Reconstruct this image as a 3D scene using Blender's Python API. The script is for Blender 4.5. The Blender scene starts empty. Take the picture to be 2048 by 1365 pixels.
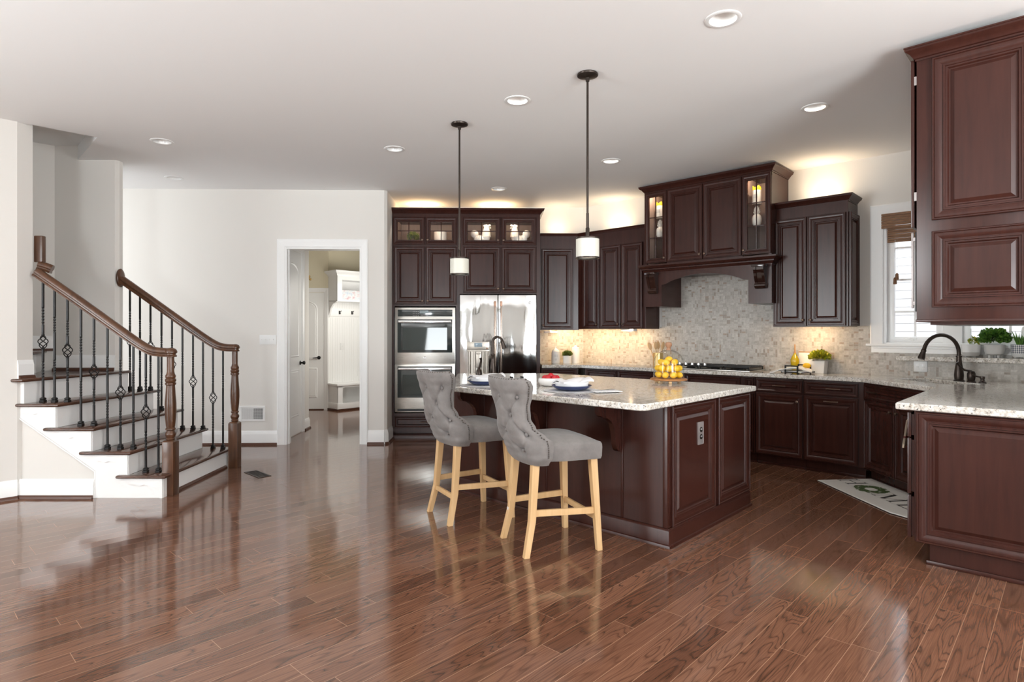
import bpy, bmesh, math, random
from mathutils import Vector, Matrix
random.seed(7)
R = math.radians
PI = math.pi
scene = bpy.context.scene
COL = scene.collection

# ---------------------------------------------------------------- camera
TH = 1.7
cam_d = bpy.data.cameras.new('camera')
cam_d.sensor_width = 36
cam_d.lens = 36 * 1200 / 2048
cam_d.shift_y = -18.5 / 2048
cam_d.clip_start = 0.05
cam = bpy.data.objects.new('camera', cam_d)
cam.location = (0, 0, 1.35)
cam.rotation_euler = (R(90), 0, R(-TH))
COL.objects.link(cam)
scene.camera = cam

# ---------------------------------------------------------------- world, exposure
world = bpy.data.worlds.new('world')
scene.world = world
world.use_nodes = True
bgn = world.node_tree.nodes['Background']
bgn.inputs[0].default_value = (0.86, 0.93, 1.0, 1)
bgn.inputs[1].default_value = 4.0
vs = scene.view_settings
vs.view_transform = 'Standard'
vs.look = 'None'
vs.exposure = 0.05
vs.gamma = 1.0
vs.use_curve_mapping = False
cy = scene.cycles
cy.use_denoising = True
cy.max_bounces = 10
cy.diffuse_bounces = 5
cy.glossy_bounces = 4
cy.transmission_bounces = 6
cy.transparent_max_bounces = 8
cy.sample_clamp_indirect = 6.0
cy.caustics_reflective = False
cy.caustics_refractive = False


def area(name, loc, target, sx, sy, power, col=(1, 1, 1), spread=180):
    d = bpy.data.lights.new(name, 'AREA')
    d.shape = 'RECTANGLE'
    d.size = sx
    d.size_y = sy
    d.energy = power
    d.color = col
    d.spread = R(spread)
    o = bpy.data.objects.new(name, d)
    o.location = loc
    o.rotation_euler = (Vector(target) - Vector(loc)).to_track_quat('-Z', 'Z').to_euler()
    COL.objects.link(o)
    return o


DAY = (0.84, 0.93, 1.0)
# daylight standing in the window openings behind and beside the camera
for wx, ww in ((-1.62, 0.8), (3.3, 2.3)):
    area('window_daylight', (wx, -3.02, 1.45), (wx, 0, 1.60), ww, 2.3, 27 * ww, DAY)
area('window_daylight', (-6.2, 0.4, 1.5), (0, 0.4, 1.6), 2.6, 2.2, 130, (0.95, 0.985, 0.985))
area('window_daylight', (5.8, -0.9, 1.4), (0, -0.9, 1.5), 2.2, 2.3, 125, (1.0, 0.985, 0.95))
# upward fill lamps added in the same window openings to brighten the ceiling
FILL_COL = (0.93, 0.985, 1.0)
for wx, ww, pw in ((-1.62, 0.8, 90), (3.3, 2.3, 295)):
    area('ceiling_fill', (wx, -3.0, 1.3), (wx, -2.2, 2.2), ww, 1.6, pw, FILL_COL, 120)
area('ceiling_fill', (-6.15, 0.4, 1.3), (-5.25, 0.4, 2.2), 2.4, 1.6, 165, FILL_COL, 120)
area('ceiling_fill', (5.75, -0.9, 1.3), (4.85, -0.9, 2.2), 2.0, 1.6, 60, FILL_COL, 120)
sun_d = bpy.data.lights.new('sun', 'SUN'); sun_d.energy = 2.5; sun_d.angle = R(2)
sun = bpy.data.objects.new('sun', sun_d)
sun.rotation_euler = Vector((0.707 * 0.47, 0.707 * 0.47, -0.88)).to_track_quat('-Z', 'Z').to_euler()
COL.objects.link(sun)
area('mudroom_fill', (-1.62, 9.6, 1.7), (-3.0, 9.9, 1.2), 1.0, 1.6, 26, (1.0, 0.97, 0.90))  # area fill added inside the mudroom, no window stands here
area('stair_area_light', (-5.6, 5.5, 2.95), (-5.0, 5.5, 1.0), 0.8, 0.8, 9, (1.0, 0.98, 0.95))  # area lamp below the stairwell ceiling, aimed down

# ---------------------------------------------------------------- frames
S2 = math.sqrt(0.5)
K = (1.22, 8.18)
FH = ((0.0, 0.0), 0.0)                 # house axes
FK = (K, -45.0)                        # range wall: x along it, y into the wall
FS = ((0.0, 0.0), -TH)                 # stairs


def W(fr, x, y, z=0.0):
    (ox, oy), a = fr
    c, s = math.cos(R(a)), math.sin(R(a))
    return Vector((ox + x * c - y * s, oy + x * s + y * c, z))


def UV(u, v, z=0.0):
    return W(FK, u, -v, z)


# ---------------------------------------------------------------- objects
def tag(o, label, cat, group=None, kind=None):
    if label: o['label'] = label
    if cat: o['category'] = cat
    if group: o['group'] = group
    if kind: o['kind'] = kind
    return o


def thing(name, label, cat, loc=(0, 0, 0), rot=0.0, group=None):
    o = bpy.data.objects.new(name, None)
    o.empty_display_size = 0.05
    o.location = loc
    o.rotation_euler = (0, 0, R(rot))
    COL.objects.link(o)
    return tag(o, label, cat, group)


def fthing(name, label, cat, fr, x, y, z=0.0, group=None, rot=0.0):
    return thing(name, label, cat, W(fr, x, y, z), fr[1] + rot, group)


def dup(root, loc, rot=None, label=None, group=None):
    r = root.copy()
    COL.objects.link(r)
    r.location = loc
    if rot is not None: r.rotation_euler = (0, 0, R(rot))
    if label: r['label'] = label
    if group: r['group'] = group
    for ch in list(root.children):
        c = ch.copy(); COL.objects.link(c); c.parent = r
        for g in list(ch.children):
            d = g.copy(); COL.objects.link(d); d.parent = c
    return r


class MB:
    """collects shapes in one bmesh"""
    def __init__(self):
        self.bm = bmesh.new()

    def face(self, pts):
        vs_ = [self.bm.verts.new(p) for p in pts]
        try:
            return self.bm.faces.new(vs_)
        except ValueError:
            return None

    def box(self, x0, x1, y0, y1, z0, z1, bev=0.0, seg=2, mat=None):
        r = bmesh.ops.create_cube(self.bm, size=1.0)
        vv = r['verts']
        for v in vv:
            v.co.x = x0 + (v.co.x + .5) * (x1 - x0)
            v.co.y = y0 + (v.co.y + .5) * (y1 - y0)
            v.co.z = z0 + (v.co.z + .5) * (z1 - z0)
        if bev > 0:
            ed = list({e for v in vv for e in v.link_edges})
            res = bmesh.ops.bevel(self.bm, geom=ed, offset=bev, segments=seg, affect='EDGES', profile=0.6)
            vv = list({v for f in res['faces'] for v in f.verts} | {v for v in vv if v.is_valid})
        if mat is not None:
            bmesh.ops.transform(self.bm, matrix=mat, verts=vv)
        return vv

    def rings(self, rings, closed=True, cap0=True, cap1=True):
        """rings: list of lists of points, joined by quads"""
        vr = [[self.bm.verts.new(p) for p in r] for r in rings]
        n = len(vr[0])
        for a, b in zip(vr, vr[1:]):
            for i in range(n if closed else n - 1):
                j = (i + 1) % n
                try:
                    self.bm.faces.new((a[i], a[j], b[j], b[i]))
                except ValueError:
                    pass
        if cap0 and n > 2: self.bm.faces.new(vr[0][::-1])
        if cap1 and n > 2: self.bm.faces.new(vr[-1])
        return vr

    def lathe(self, prof, c=(0, 0, 0), seg=24, axis='z', mat=None, cap=True):
        rings = []
        for r, z in prof:
            r = max(r, 1e-5)
            ring = []
            for i in range(seg):
                a = 2 * PI * i / seg
                p = (r * math.cos(a), r * math.sin(a), z)
                if axis == 'y': p = (p[0], -p[2], p[1])
                elif axis == 'x': p = (p[2], p[0], p[1])
                p = Vector(p) + Vector(c)
                if mat is not None: p = mat @ p
                ring.append(p)
            rings.append(ring)
        return self.rings(rings, True, cap, cap)

    def tube(self, pts, r, seg=10, cap=True, taper=None):
        pts = [Vector(p) for p in pts]
        n = len(pts)
        rings = []
        up = None
        for i, p in enumerate(pts):
            t = (pts[min(i + 1, n - 1)] - pts[max(i - 1, 0)]).normalized()
            if up is None:
                up = Vector((0, 0, 1)) if abs(t.z) < .9 else Vector((1, 0, 0))
            a = t.cross(up).normalized()
            up = a.cross(t).normalized()
            rr = r if not isinstance(r, (list, tuple)) else r[i]
            rings.append([p + (a * math.cos(2 * PI * k / seg) + up * math.sin(2 * PI * k / seg)) * rr for k in range(seg)])
        return self.rings(rings, True, cap, cap)

    def sweep(self, pts, prof, cap=True):
        """profile (side, up) swept along points lying in a vertical plane"""
        pts = [Vector(p) for p in pts]
        n = len(pts)
        rings = []
        for i, p in enumerate(pts):
            t = (pts[min(i + 1, n - 1)] - pts[max(i - 1, 0)]).normalized()
            a = t.cross(Vector((0, 0, 1))).normalized()
            up = a.cross(t).normalized()
            rings.append([p + a * s + up * u for s, u in prof])
        return self.rings(rings, True, cap, cap)

    def prism(self, poly, y0, y1, plane='xz', bev=0.0):
        """2D polygon extruded: plane xz -> along y, xy -> along z, yz -> along x"""
        def P(a, b, t):
            return {'xz': (a, t, b), 'xy': (a, b, t), 'yz': (t, a, b)}[plane]
        self.rings([[P(a, b, y0) for a, b in poly], [P(a, b, y1) for a, b in poly]])

    def sphere(self, c, r, seg=14, rg=9, sc=(1, 1, 1), mat=None):
        prof = [(math.sin(PI * i / rg) * r, -math.cos(PI * i / rg) * r) for i in range(rg + 1)]
        rings = []
        for rr, z in prof:
            rr = max(rr, 1e-5)
            ring = []
            for k in range(seg):
                q = Vector((rr * math.cos(2 * PI * k / seg) * sc[0], rr * math.sin(2 * PI * k / seg) * sc[1], z * sc[2]))
                if mat is not None: q = mat @ q
                ring.append(q + Vector(c))
            rings.append(ring)
        self.rings(rings)

    def panel(self, x0, x1, z0, z1, y, prof, back=True):
        """rectangular moulded panel facing -y: prof = (inset, forward)"""
        rings = []
        for ins, f in prof:
            rings.append([(x0 + ins, y - f, z0 + ins), (x1 - ins, y - f, z0 + ins), (x1 - ins, y - f, z1 - ins), (x0 + ins, y - f, z1 - ins)])
        self.rings(rings, True, back, True)

    def frame(self, x0, x1, z0, z1, y, prof):
        """open moulded frame facing -y; last profile point is the inner back edge"""
        rings = [[(x0 + i, y - f, z0 + i), (x1 - i, y - f, z0 + i), (x1 - i, y - f, z1 - i), (x0 + i, y - f, z1 - i)] for i, f in prof]
        rings.append(rings[0])
        self.rings(rings, True, False, False)

    def build(self, name, mat, parent=None, smooth=35, label=None, loc=None, rot=None):
        bm = self.bm
        bmesh.ops.remove_doubles(bm, verts=bm.verts, dist=1e-6)
        bmesh.ops.recalc_face_normals(bm, faces=bm.faces)
        me = bpy.data.meshes.new(name)
        bm.to_mesh(me)
        bm.free()
        me.materials.append(mat)
        if smooth:
            for p in me.polygons: p.use_smooth = True
            me.set_sharp_from_angle(angle=R(smooth))
        o = bpy.data.objects.new(name, me)
        COL.objects.link(o)
        if parent is not None: o.parent = parent
        if loc is not None: o.location = loc
        if rot is not None: o.rotation_euler = (0, 0, R(rot))
        if label: o['label'] = label
        return o


def offset_poly(poly, d):
    """outward offset of a counter-clockwise polygon"""
    n = len(poly)
    out = []
    for i in range(n):
        p0, p1, p2 = Vector(poly[i - 1]), Vector(poly[i]), Vector(poly[(i + 1) % n])
        a = (p1 - p0).normalized(); b = (p2 - p1).normalized()
        na = Vector((a.y, -a.x)); nb = Vector((b.y, -b.x))
        m = (na + nb)
        m = m / max(m.length_squared, 1e-9) * 2
        out.append(tuple(p1 + m * d))
    return out


def ccw(poly):
    s = sum(poly[i][0] * poly[(i + 1) % len(poly)][1] - poly[(i + 1) % len(poly)][0] * poly[i][1] for i in range(len(poly)))
    return poly if s > 0 else poly[::-1]


def slab(mb, poly, prof, holes=()):
    """polygon slab with edge profile [(out, z)...] from bottom to top and holes"""
    poly = ccw(poly)
    rs = [[(x, y, z) for x, y in offset_poly(poly, o)] for o, z in prof]
    vr = mb.rings(rs, True, False, False)
    top = [vr[-1]]; bot = [vr[0]]
    for h in holes:
        h = ccw(h)
        hr = mb.rings([[(x, y, z) for x, y in offset_poly(h, -o)] for o, z in prof], True, False, False)
        top.append(hr[-1]); bot.append(hr[0])
    for loops in (top, bot):
        ed = []
        for lp in loops:
            for i in range(len(lp)):
                e = mb.bm.edges.get((lp[i], lp[(i + 1) % len(lp)]))
                ed.append(e)
        bmesh.ops.triangle_fill(mb.bm, use_beauty=True, use_dissolve=False, edges=ed)


def arc(cx, cz, r, a0, a1, n):
    return [(cx + r * math.cos(R(a0 + (a1 - a0) * i / n)), cz + r * math.sin(R(a0 + (a1 - a0) * i / n))) for i in range(n + 1)]


# ---------------------------------------------------------------- materials
def mat(name, col, rough=0.5, metal=0.0, spec=0.5, coat=0.0, trans=0.0, emit=None, estr=0.0, ior=1.45, alpha=1.0, sheen=0.0):
    m = bpy.data.materials.new(name)
    m.use_nodes = True
    b = m.node_tree.nodes['Principled BSDF']
    b.inputs['Base Color'].default_value = (*col, 1)
    b.inputs['Roughness'].default_value = rough
    b.inputs['Metallic'].default_value = metal
    b.inputs['Specular IOR Level'].default_value = spec
    b.inputs['Coat Weight'].default_value = coat
    b.inputs['Coat Roughness'].default_value = 0.1
    b.inputs['Transmission Weight'].default_value = trans
    b.inputs['IOR'].default_value = ior
    b.inputs['Alpha'].default_value = alpha
    b.inputs['Sheen Weight'].default_value = sheen
    if emit:
        b.inputs['Emission Color'].default_value = (*emit, 1)
        b.inputs['Emission Strength'].default_value = estr
    return m


class NT:
    """small node-graph writer"""
    def __init__(self, m):
        self.t = m.node_tree
        self.n = self.t.nodes
        self.bsdf = self.n['Principled BSDF']

    def _in(self, sock, v):
        if v is None: return
        if isinstance(v, bpy.types.NodeSocket):
            self.t.links.new(v, sock)
        else:
            sock.default_value = v

    def math(self, op, a, b=None, c=None):
        n = self.n.new('ShaderNodeMath'); n.operation = op
        self._in(n.inputs[0], a)
        if b is not None: self._in(n.inputs[1], b)
        if c is not None: self._in(n.inputs[2], c)
        return n.outputs[0]

    def vmath(self, op, a, b=None):
        n = self.n.new('ShaderNodeVectorMath'); n.operation = op
        self._in(n.inputs[0], a)
        if b is not None: self._in(n.inputs[1], b)
        return n.outputs['Value'] if op in ('DOT_PRODUCT', 'LENGTH') else n.outputs['Vector']

    def coord(self, kind='Object'):
        return self.n.new('ShaderNodeTexCoord').outputs[kind]

    def sep(self, v):
        n = self.n.new('ShaderNodeSeparateXYZ'); self._in(n.inputs[0], v)
        return n.outputs

    def comb(self, x, y, z=0.0):
        n = self.n.new('ShaderNodeCombineXYZ')
        for i, q in enumerate((x, y, z)): self._in(n.inputs[i], q)
        return n.outputs[0]

    def noise(self, v, scale=5.0, detail=2.0, rough=0.5, dist=0.0):
        n = self.n.new('ShaderNodeTexNoise')
        self._in(n.inputs['Vector'], v)
        n.inputs['Scale'].default_value = scale
        n.inputs['Detail'].default_value = detail
        n.inputs['Roughness'].default_value = rough
        n.inputs['Distortion'].default_value = dist
        return n.outputs['Fac']

    def white(self, v):
        n = self.n.new('ShaderNodeTexWhiteNoise'); n.noise_dimensions = '3D'
        self._in(n.inputs['Vector'], v)
        return n.outputs['Value']

    def voronoi(self, v, scale, feat='F1', out='Distance'):
        n = self.n.new('ShaderNodeTexVoronoi'); n.feature = feat
        self._in(n.inputs['Vector'], v); n.inputs['Scale'].default_value = scale
        return n.outputs[out]

    def ramp(self, f, stops, interp='LINEAR'):
        n = self.n.new('ShaderNodeValToRGB')
        n.color_ramp.interpolation = interp
        el = n.color_ramp.elements
        while len(el) < len(stops): el.new(0.5)
        for e, (p, c) in zip(el, stops):
            e.position = p
            e.color = (*c, 1) if len(c) == 3 else c
        self._in(n.inputs[0], f)
        return n.outputs[0]

    def mix(self, f, a, b, mode='MIX'):
        n = self.n.new('ShaderNodeMix'); n.data_type = 'RGBA'; n.blend_type = mode
        self._in(n.inputs[0], f)
        for s, q in ((n.inputs[6], a), (n.inputs[7], b)):
            if isinstance(q, tuple): q = (*q, 1) if len(q) == 3 else q
            self._in(s, q)
        return n.outputs[2]

    def bump(self, h, strength=0.3, dist=0.01):
        n = self.n.new('ShaderNodeBump')
        n.inputs['Strength'].default_value = strength
        n.inputs['Distance'].default_value = dist
        self._in(n.inputs['Height'], h)
        self.t.links.new(n.outputs[0], self.bsdf.inputs['Normal'])

    def set(self, name, v):
        self._in(self.bsdf.inputs[name], v)


def g3(v): return (v, v, v)


MT = {}
MT['wall'] = mat('warm_white_paint', (0.77, 0.745, 0.705), 0.85, spec=0.2)
MT['ceiling'] = mat('ceiling_paint', (0.87, 0.867, 0.86), 0.9, spec=0.1)
MT['cream'] = mat('mudroom_paint', (0.72, 0.66, 0.50), 0.85, spec=0.2)
MT['trim'] = mat('white_trim_paint', (0.90, 0.90, 0.89), 0.3)
MT['shoe'] = mat('brown_shoe_moulding', (0.085, 0.034, 0.02), 0.35)
MT['bronze'] = mat('oil_rubbed_bronze', (0.050, 0.038, 0.032), 0.30, metal=0.75)
MT['hardware'] = mat('antique_brass_hardware', (0.17, 0.115, 0.085), 0.3, metal=0.9)
MT['iron'] = mat('black_iron', (0.011, 0.010, 0.010), 0.34, metal=0.4)
MT['black'] = mat('black_plastic', (0.012, 0.012, 0.013), 0.35)
MT['blackglass'] = mat('black_oven_glass', (0.035, 0.045, 0.045), 0.04, spec=0.8, coat=0.6)
MT['white'] = mat('white_ceramic', (0.86, 0.86, 0.85), 0.18)
MT['plastic'] = mat('white_plastic', (0.83, 0.83, 0.82), 0.35)
MT['glass'] = mat('clear_glass', (1, 1, 1), 0.0, trans=1.0, ior=1.45)


def thin_glass(name, k=1.0, tint=(1, 1, 1)):
    m = bpy.data.materials.new(name); m.use_nodes = True
    t = m.node_tree; t.nodes.remove(t.nodes['Principled BSDF'])
    tr = t.nodes.new('ShaderNodeBsdfTransparent'); tr.inputs[0].default_value = (*tint, 1)
    gl = t.nodes.new('ShaderNodeBsdfGlossy'); gl.inputs['Roughness'].default_value = 0.01
    fr = t.nodes.new('ShaderNodeLayerWeight'); fr.inputs[0].default_value = 0.5
    pw = t.nodes.new('ShaderNodeMath'); pw.operation = 'POWER'; pw.inputs[1].default_value = 4.0
    mu = t.nodes.new('ShaderNodeMath'); mu.operation = 'MULTIPLY_ADD'; mu.inputs[1].default_value = 0.75 * k; mu.inputs[2].default_value = 0.035 * k
    mx = t.nodes.new('ShaderNodeMixShader')
    t.links.new(fr.outputs['Facing'], pw.inputs[0]); t.links.new(pw.outputs[0], mu.inputs[0]); t.links.new(mu.outputs[0], mx.inputs[0])
    t.links.new(tr.outputs[0], mx.inputs[1]); t.links.new(gl.outputs[0], mx.inputs[2])
    t.links.new(mx.outputs[0], t.nodes['Material Output'].inputs[0])
    return m


MT['pane'] = thin_glass('thin_pane', 0.6)
MT['dome'] = thin_glass('dome_glass', 0.9, (0.97, 0.98, 0.97))
MT['lens'] = mat('frosted_lens', (0.35, 0.35, 0.35), 0.4, emit=(1, .95, .88), estr=0.25)  # soft glow added, the recessed fixtures themselves are unlit
MT['nickel'] = mat('satin_nickel', (0.42, 0.38, 0.37), 0.4, metal=0.6)
MT['chrome'] = mat('polished_metal', (0.75, 0.75, 0.75), 0.15, metal=1.0)
MT['navy'] = mat('navy_ceramic', (0.035, 0.05, 0.13), 0.25)
MT['lemon'] = mat('lemon_peel', (0.85, 0.50, 0.015), 0.42)
MT['red'] = mat('red_fruit', (0.50, 0.02, 0.03), 0.25)
MT['greycloth'] = mat('pale_cloth', (0.72, 0.72, 0.74), 0.9)
MT['lightwood'] = mat('light_wood', (0.62, 0.40, 0.20), 0.45)
MT['gold'] = mat('brushed_gold', (0.75, 0.52, 0.22), 0.3, metal=0.9)
MT['tray'] = mat('acacia_board', (0.40, 0.18, 0.07), 0.4)
MT['knobwood'] = mat('knob_wood', (0.36, 0.19, 0.11), 0.45)
MT['handlebronze'] = mat('brushed_bronze', (0.36, 0.28, 0.23), 0.25, metal=0.9)
MT['dispenser'] = mat('bronze_steel', (0.44, 0.40, 0.35), 0.32, metal=0.9)
MT['tan'] = mat('tan_wood', (0.42, 0.22, 0.09), 0.5)


def wood(name, c0, c1, rough, stretch=(1, 1, 0.08), scale=30, coat=0.0, spec=0.5):
    m = mat(name, c0, rough, coat=coat, spec=spec)
    n = NT(m)
    p = n.vmath('MULTIPLY', n.coord(), stretch)
    f = n.noise(p, scale, 3.0, 0.6, 0.4)
    big = n.noise(n.coord(), 4.0, 1.0)
    f2 = n.math('ADD', n.math('MULTIPLY', f, 0.7), n.math('MULTIPLY', big, 0.3))
    n.set('Base Color', n.ramp(f2, [(0.3, c0), (0.72, c1)]))
    return m


MT['cab'] = wood('espresso_cherry', (0.034, 0.0108, 0.0078), (0.053, 0.0165, 0.0115), 0.26, coat=0.0, spec=0.42)
MT['cabin'] = wood('cabinet_interior', (0.25, 0.18, 0.15), (0.32, 0.23, 0.19), 0.5)
MT['oak'] = wood('stair_oak', (0.052, 0.021, 0.010), (0.135, 0.058, 0.027), 0.30, coat=0.3)
MT['tread'] = wood('stair_tread', (0.060, 0.027, 0.017), (0.115, 0.052, 0.032), 0.16, stretch=(1, .06, 1), scale=40, coat=0.4)
MT['leg'] = wood('birch_leg', (0.60, 0.37, 0.17), (0.74, 0.50, 0.26), 0.42)
MT['blind'] = wood('woven_wood_blind', (0.16, 0.075, 0.035), (0.30, 0.155, 0.075), 0.6, stretch=(.1, 1, 1), scale=90)

# floor planks
m = mat('oak_plank_floor', (0.12, 0.05, 0.03), 0.12, spec=0.5, coat=0.35)
n = NT(m)
P_ = n.vmath('SUBTRACT', n.coord(), (K[0], K[1], 0.0))
u = n.vmath('DOT_PRODUCT', P_, (S2, -S2, 0.0))
v = n.vmath('DOT_PRODUCT', P_, (-S2, -S2, 0.0))
uu = n.math('DIVIDE', n.math('SUBTRACT', u, 3.457), 0.1078)
iu = n.math('FLOOR', uu)
fu = n.math('FRACT', uu)
r1 = n.white(n.comb(iu, 3.1, 7.7))
vv = n.math('ADD', n.math('DIVIDE', v, 1.15), n.math('MULTIPLY', r1, 9.0))
iv = n.math('FLOOR', vv)
fv = n.math('FRACT', vv)
r2 = n.white(n.comb(iu, iv, 1.3))
r3 = n.white(n.comb(iu, iv, 5.9))
gp = n.comb(n.math('ADD', n.math('MULTIPLY', u, 9.0), n.math('MULTIPLY', r2, 37.0)),
            n.math('ADD', n.math('MULTIPLY', v, 1.15), n.math('MULTIPLY', r3, 51.0)), 0.0)
cath = n.noise(gp, 1.0, 2.0, 0.42, 0.35)
ring = n.math('FRACT', n.math('MULTIPLY', cath, n.math('ADD', 10.0, n.math('MULTIPLY', r3, 10.0))))
ringd = n.ramp(ring, [(0.0, g3(0.16)), (0.10, g3(0.62)), (0.22, g3(1.0)), (0.72, g3(1.06)), (0.90, g3(0.70)), (1.0, g3(0.16))])
fine = n.noise(n.comb(n.math('MULTIPLY', u, 300.0), n.math('MULTIPLY', v, 6.0), r2), 1.0, 2.0, 0.6)
tone = n.ramp(r2, [(0.0, (0.122, 0.054, 0.032)), (0.2, (0.158, 0.071, 0.042)), (0.65, (0.182, 0.084, 0.050)), (1.0, (0.205, 0.097, 0.058))])
amt = n.math('MULTIPLY', n.ramp(r3, [(0.0, g3(0.35)), (0.3, g3(0.75)), (1.0, g3(1.0))]), 0.62)
c1 = n.mix(amt, tone, n.mix(1.0, tone, ringd, 'MULTIPLY'))
c2 = n.mix(0.5, c1, n.mix(1.0, c1, n.ramp(fine, [(0.3, g3(0.40)), (0.7, g3(1.30))]), 'MULTIPLY'))
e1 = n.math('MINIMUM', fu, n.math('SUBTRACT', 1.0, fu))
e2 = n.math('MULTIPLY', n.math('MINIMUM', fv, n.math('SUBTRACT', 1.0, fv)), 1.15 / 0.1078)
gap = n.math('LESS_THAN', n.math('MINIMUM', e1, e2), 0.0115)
col = n.mix(n.math('MULTIPLY', gap, 0.75), c2, (0.42, 0.245, 0.155))  # bevel highlight along the plank gaps painted in as tan lines
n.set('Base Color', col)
n.set('Roughness', n.math('ADD', 0.075, n.math('MULTIPLY', fine, 0.07)))
hgt = n.math('SUBTRACT', n.math('ADD', n.math('MULTIPLY', n.noise(n.comb(n.math('MULTIPLY', u, 8.0), n.math('MULTIPLY', v, 1.2), r2), 1.0, 1.0), 0.6), n.math('MULTIPLY', r2, 0.02)), n.math('MULTIPLY', gap, 0.4))
cup = n.math('MULTIPLY', n.math('POWER', n.math('ABSOLUTE', n.math('SUBTRACT', fu, 0.5)), 2.0), n.math('SUBTRACT', n.math('MULTIPLY', r3, 3.0), 0.6))
hgt = n.math('ADD', hgt, cup)
n.bump(hgt, 0.11, 0.004)
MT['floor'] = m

# granite
m = mat('speckled_granite', (0.6, 0.55, 0.48), 0.10, coat=0.2)
n = NT(m)
c = n.coord()
base = n.ramp(n.noise(c, 38, 4, 0.65), [(0.30, (0.40, 0.34, 0.28)), (0.45, (0.66, 0.615, 0.55)), (0.62, (0.84, 0.81, 0.77))])
gr = n.ramp(n.noise(c, 95, 3, 0.7), [(0.40, g3(0.55)), (0.52, g3(1.0))])
b1 = n.mix(0.6, base, n.mix(1.0, base, gr, 'MULTIPLY'))
blk = n.ramp(n.noise(n.vmath('ADD', c, (3.3, 1.2, 7.1)), 85, 2.5, 0.6), [(0.60, g3(0)), (0.66, g3(1))])
col = n.mix(n.math('MULTIPLY', blk, 0.9), b1, (0.035, 0.028, 0.024))
n.set('Base Color', col)
MT['granite'] = m

# mosaic backsplash, on local x / z
m = mat('stone_mosaic', (0.5, 0.45, 0.4), 0.45)
n = NT(m)
x, y, z = n.sep(n.coord())[0:3]
s = 1 / 0.043
xs = n.math('MULTIPLY', x, s); zs = n.math('MULTIPLY', z, s)
ix = n.math('FLOOR', xs); iz = n.math('FLOOR', zs)
fx = n.math('FRACT', xs); fz = n.math('FRACT', zs)
ori = n.math('GREATER_THAN', n.white(n.comb(ix, iz, 2.2)), 0.5)
oi = n.math('SUBTRACT', 1.0, ori)
fa = n.math('ADD', n.math('MULTIPLY', fx, ori), n.math('MULTIPLY', fz, oi))
fb = n.math('ADD', n.math('MULTIPLY', fz, ori), n.math('MULTIPLY', fx, oi))
f2 = n.math('MULTIPLY', fa, 2.0)
sub = n.math('FLOOR', f2)
fs = n.math('FRACT', f2)
rid = n.white(n.comb(ix, iz, n.math('ADD', 11.0, sub)))
tcol = n.ramp(rid, [(0.0, (0.34, 0.29, 0.245)), (0.045, (0.39, 0.31, 0.25)), (0.085, (0.42, 0.39, 0.35)), (0.28, (0.47, 0.443, 0.405)),
                    (0.58, (0.51, 0.485, 0.445)), (0.84, (0.55, 0.525, 0.485))], 'CONSTANT')
ve = n.noise(n.coord(), 60, 3, 0.6)
tcol = n.mix(0.5, tcol, n.mix(1.0, tcol, n.ramp(ve, [(0.3, g3(0.7)), (0.65, g3(1.15))]), 'MULTIPLY'))
ed = n.math('MINIMUM', n.math('MULTIPLY', n.math('MINIMUM', fs, n.math('SUBTRACT', 1.0, fs)), 0.5), n.math('MINIMUM', fb, n.math('SUBTRACT', 1.0, fb)))
gro = n.math('LESS_THAN', ed, 0.045)
n.set('Base Color', n.mix(n.math('MULTIPLY', gro, 0.6), tcol, (0.50, 0.465, 0.415)))
n.bump(n.math('SUBTRACT', 1.0, gro), 0.4, 0.002)
MT['mosaic'] = m

# fridge steel with gently rippled sheet
m = mat('polished_steel', (0.62, 0.62, 0.61), 0.08, metal=1.0)
n = NT(m)
n.bump(n.noise(n.vmath('MULTIPLY', n.coord(), (1, 1, 0.35)), 4.2, 1.6, 0.4), 0.75, 0.03)
MT['steel'] = m
m = mat('brushed_steel', (0.72, 0.70, 0.65), 0.26, metal=1.0)
n = NT(m)
n.set('Roughness', n.math('ADD', 0.26, n.math('MULTIPLY', n.noise(n.vmath('MULTIPLY', n.coord(), (2, 2, 150)), 3, 2), 0.04)))
MT['brushed'] = m

# upholstery
m = mat('grey_upholstery', (0.275, 0.26, 0.255), 0.85, spec=0.25, sheen=0.2)
n = NT(m)
f = n.noise(n.coord(), 14, 4, 0.6)
n.set('Base Color', n.ramp(f, [(0.3, (0.170, 0.156, 0.149)), (0.7, (0.230, 0.212, 0.203))]))
n.bump(n.noise(n.coord(), 700, 2), 0.15, 0.001)
MT['cloth'] = m
MT['nail'] = mat('nailhead_metal', (0.16, 0.14, 0.125), 0.35, metal=1.0)

# foliage
def leafmat(name, a, b):
    m = mat(name, a, 0.45)
    n = NT(m)
    n.set('Base Color', n.ramp(n.white(n.vmath('FLOOR', n.vmath('MULTIPLY', n.coord(), (60, 60, 60)))), [(0, a), (1, b)]))
    return m
MT['leaf'] = leafmat('green_leaf', (0.035, 0.11, 0.018), (0.13, 0.27, 0.035))
MT['leafy'] = leafmat('yellow_green_leaf', (0.15, 0.22, 0.015), (0.55, 0.50, 0.03))
MT['olive'] = leafmat('olive_leaf', (0.07, 0.12, 0.02), (0.26, 0.28, 0.06))
MT['siding'] = mat('white_siding', (0.56, 0.57, 0.58), 0.6)
MT['shade'] = mat('pendant_glass', (0.60, 0.59, 0.52), 0.35, emit=(1.0, 0.93, 0.78), estr=0.02)
MT['bulb'] = mat('lit_inner_shade', (0.9, 0.88, 0.8), 0.4, emit=(1.0, 0.92, 0.75), estr=0.12)
MT['oil'] = mat('yellow_oil', (0.80, 0.58, 0.01), 0.05, trans=0.5, coat=0.5)
MT['ink'] = mat('black_print', (0.02, 0.02, 0.02), 0.7)
MT['concrete'] = mat('grey_stoneware', (0.56, 0.55, 0.53), 0.6)
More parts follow.
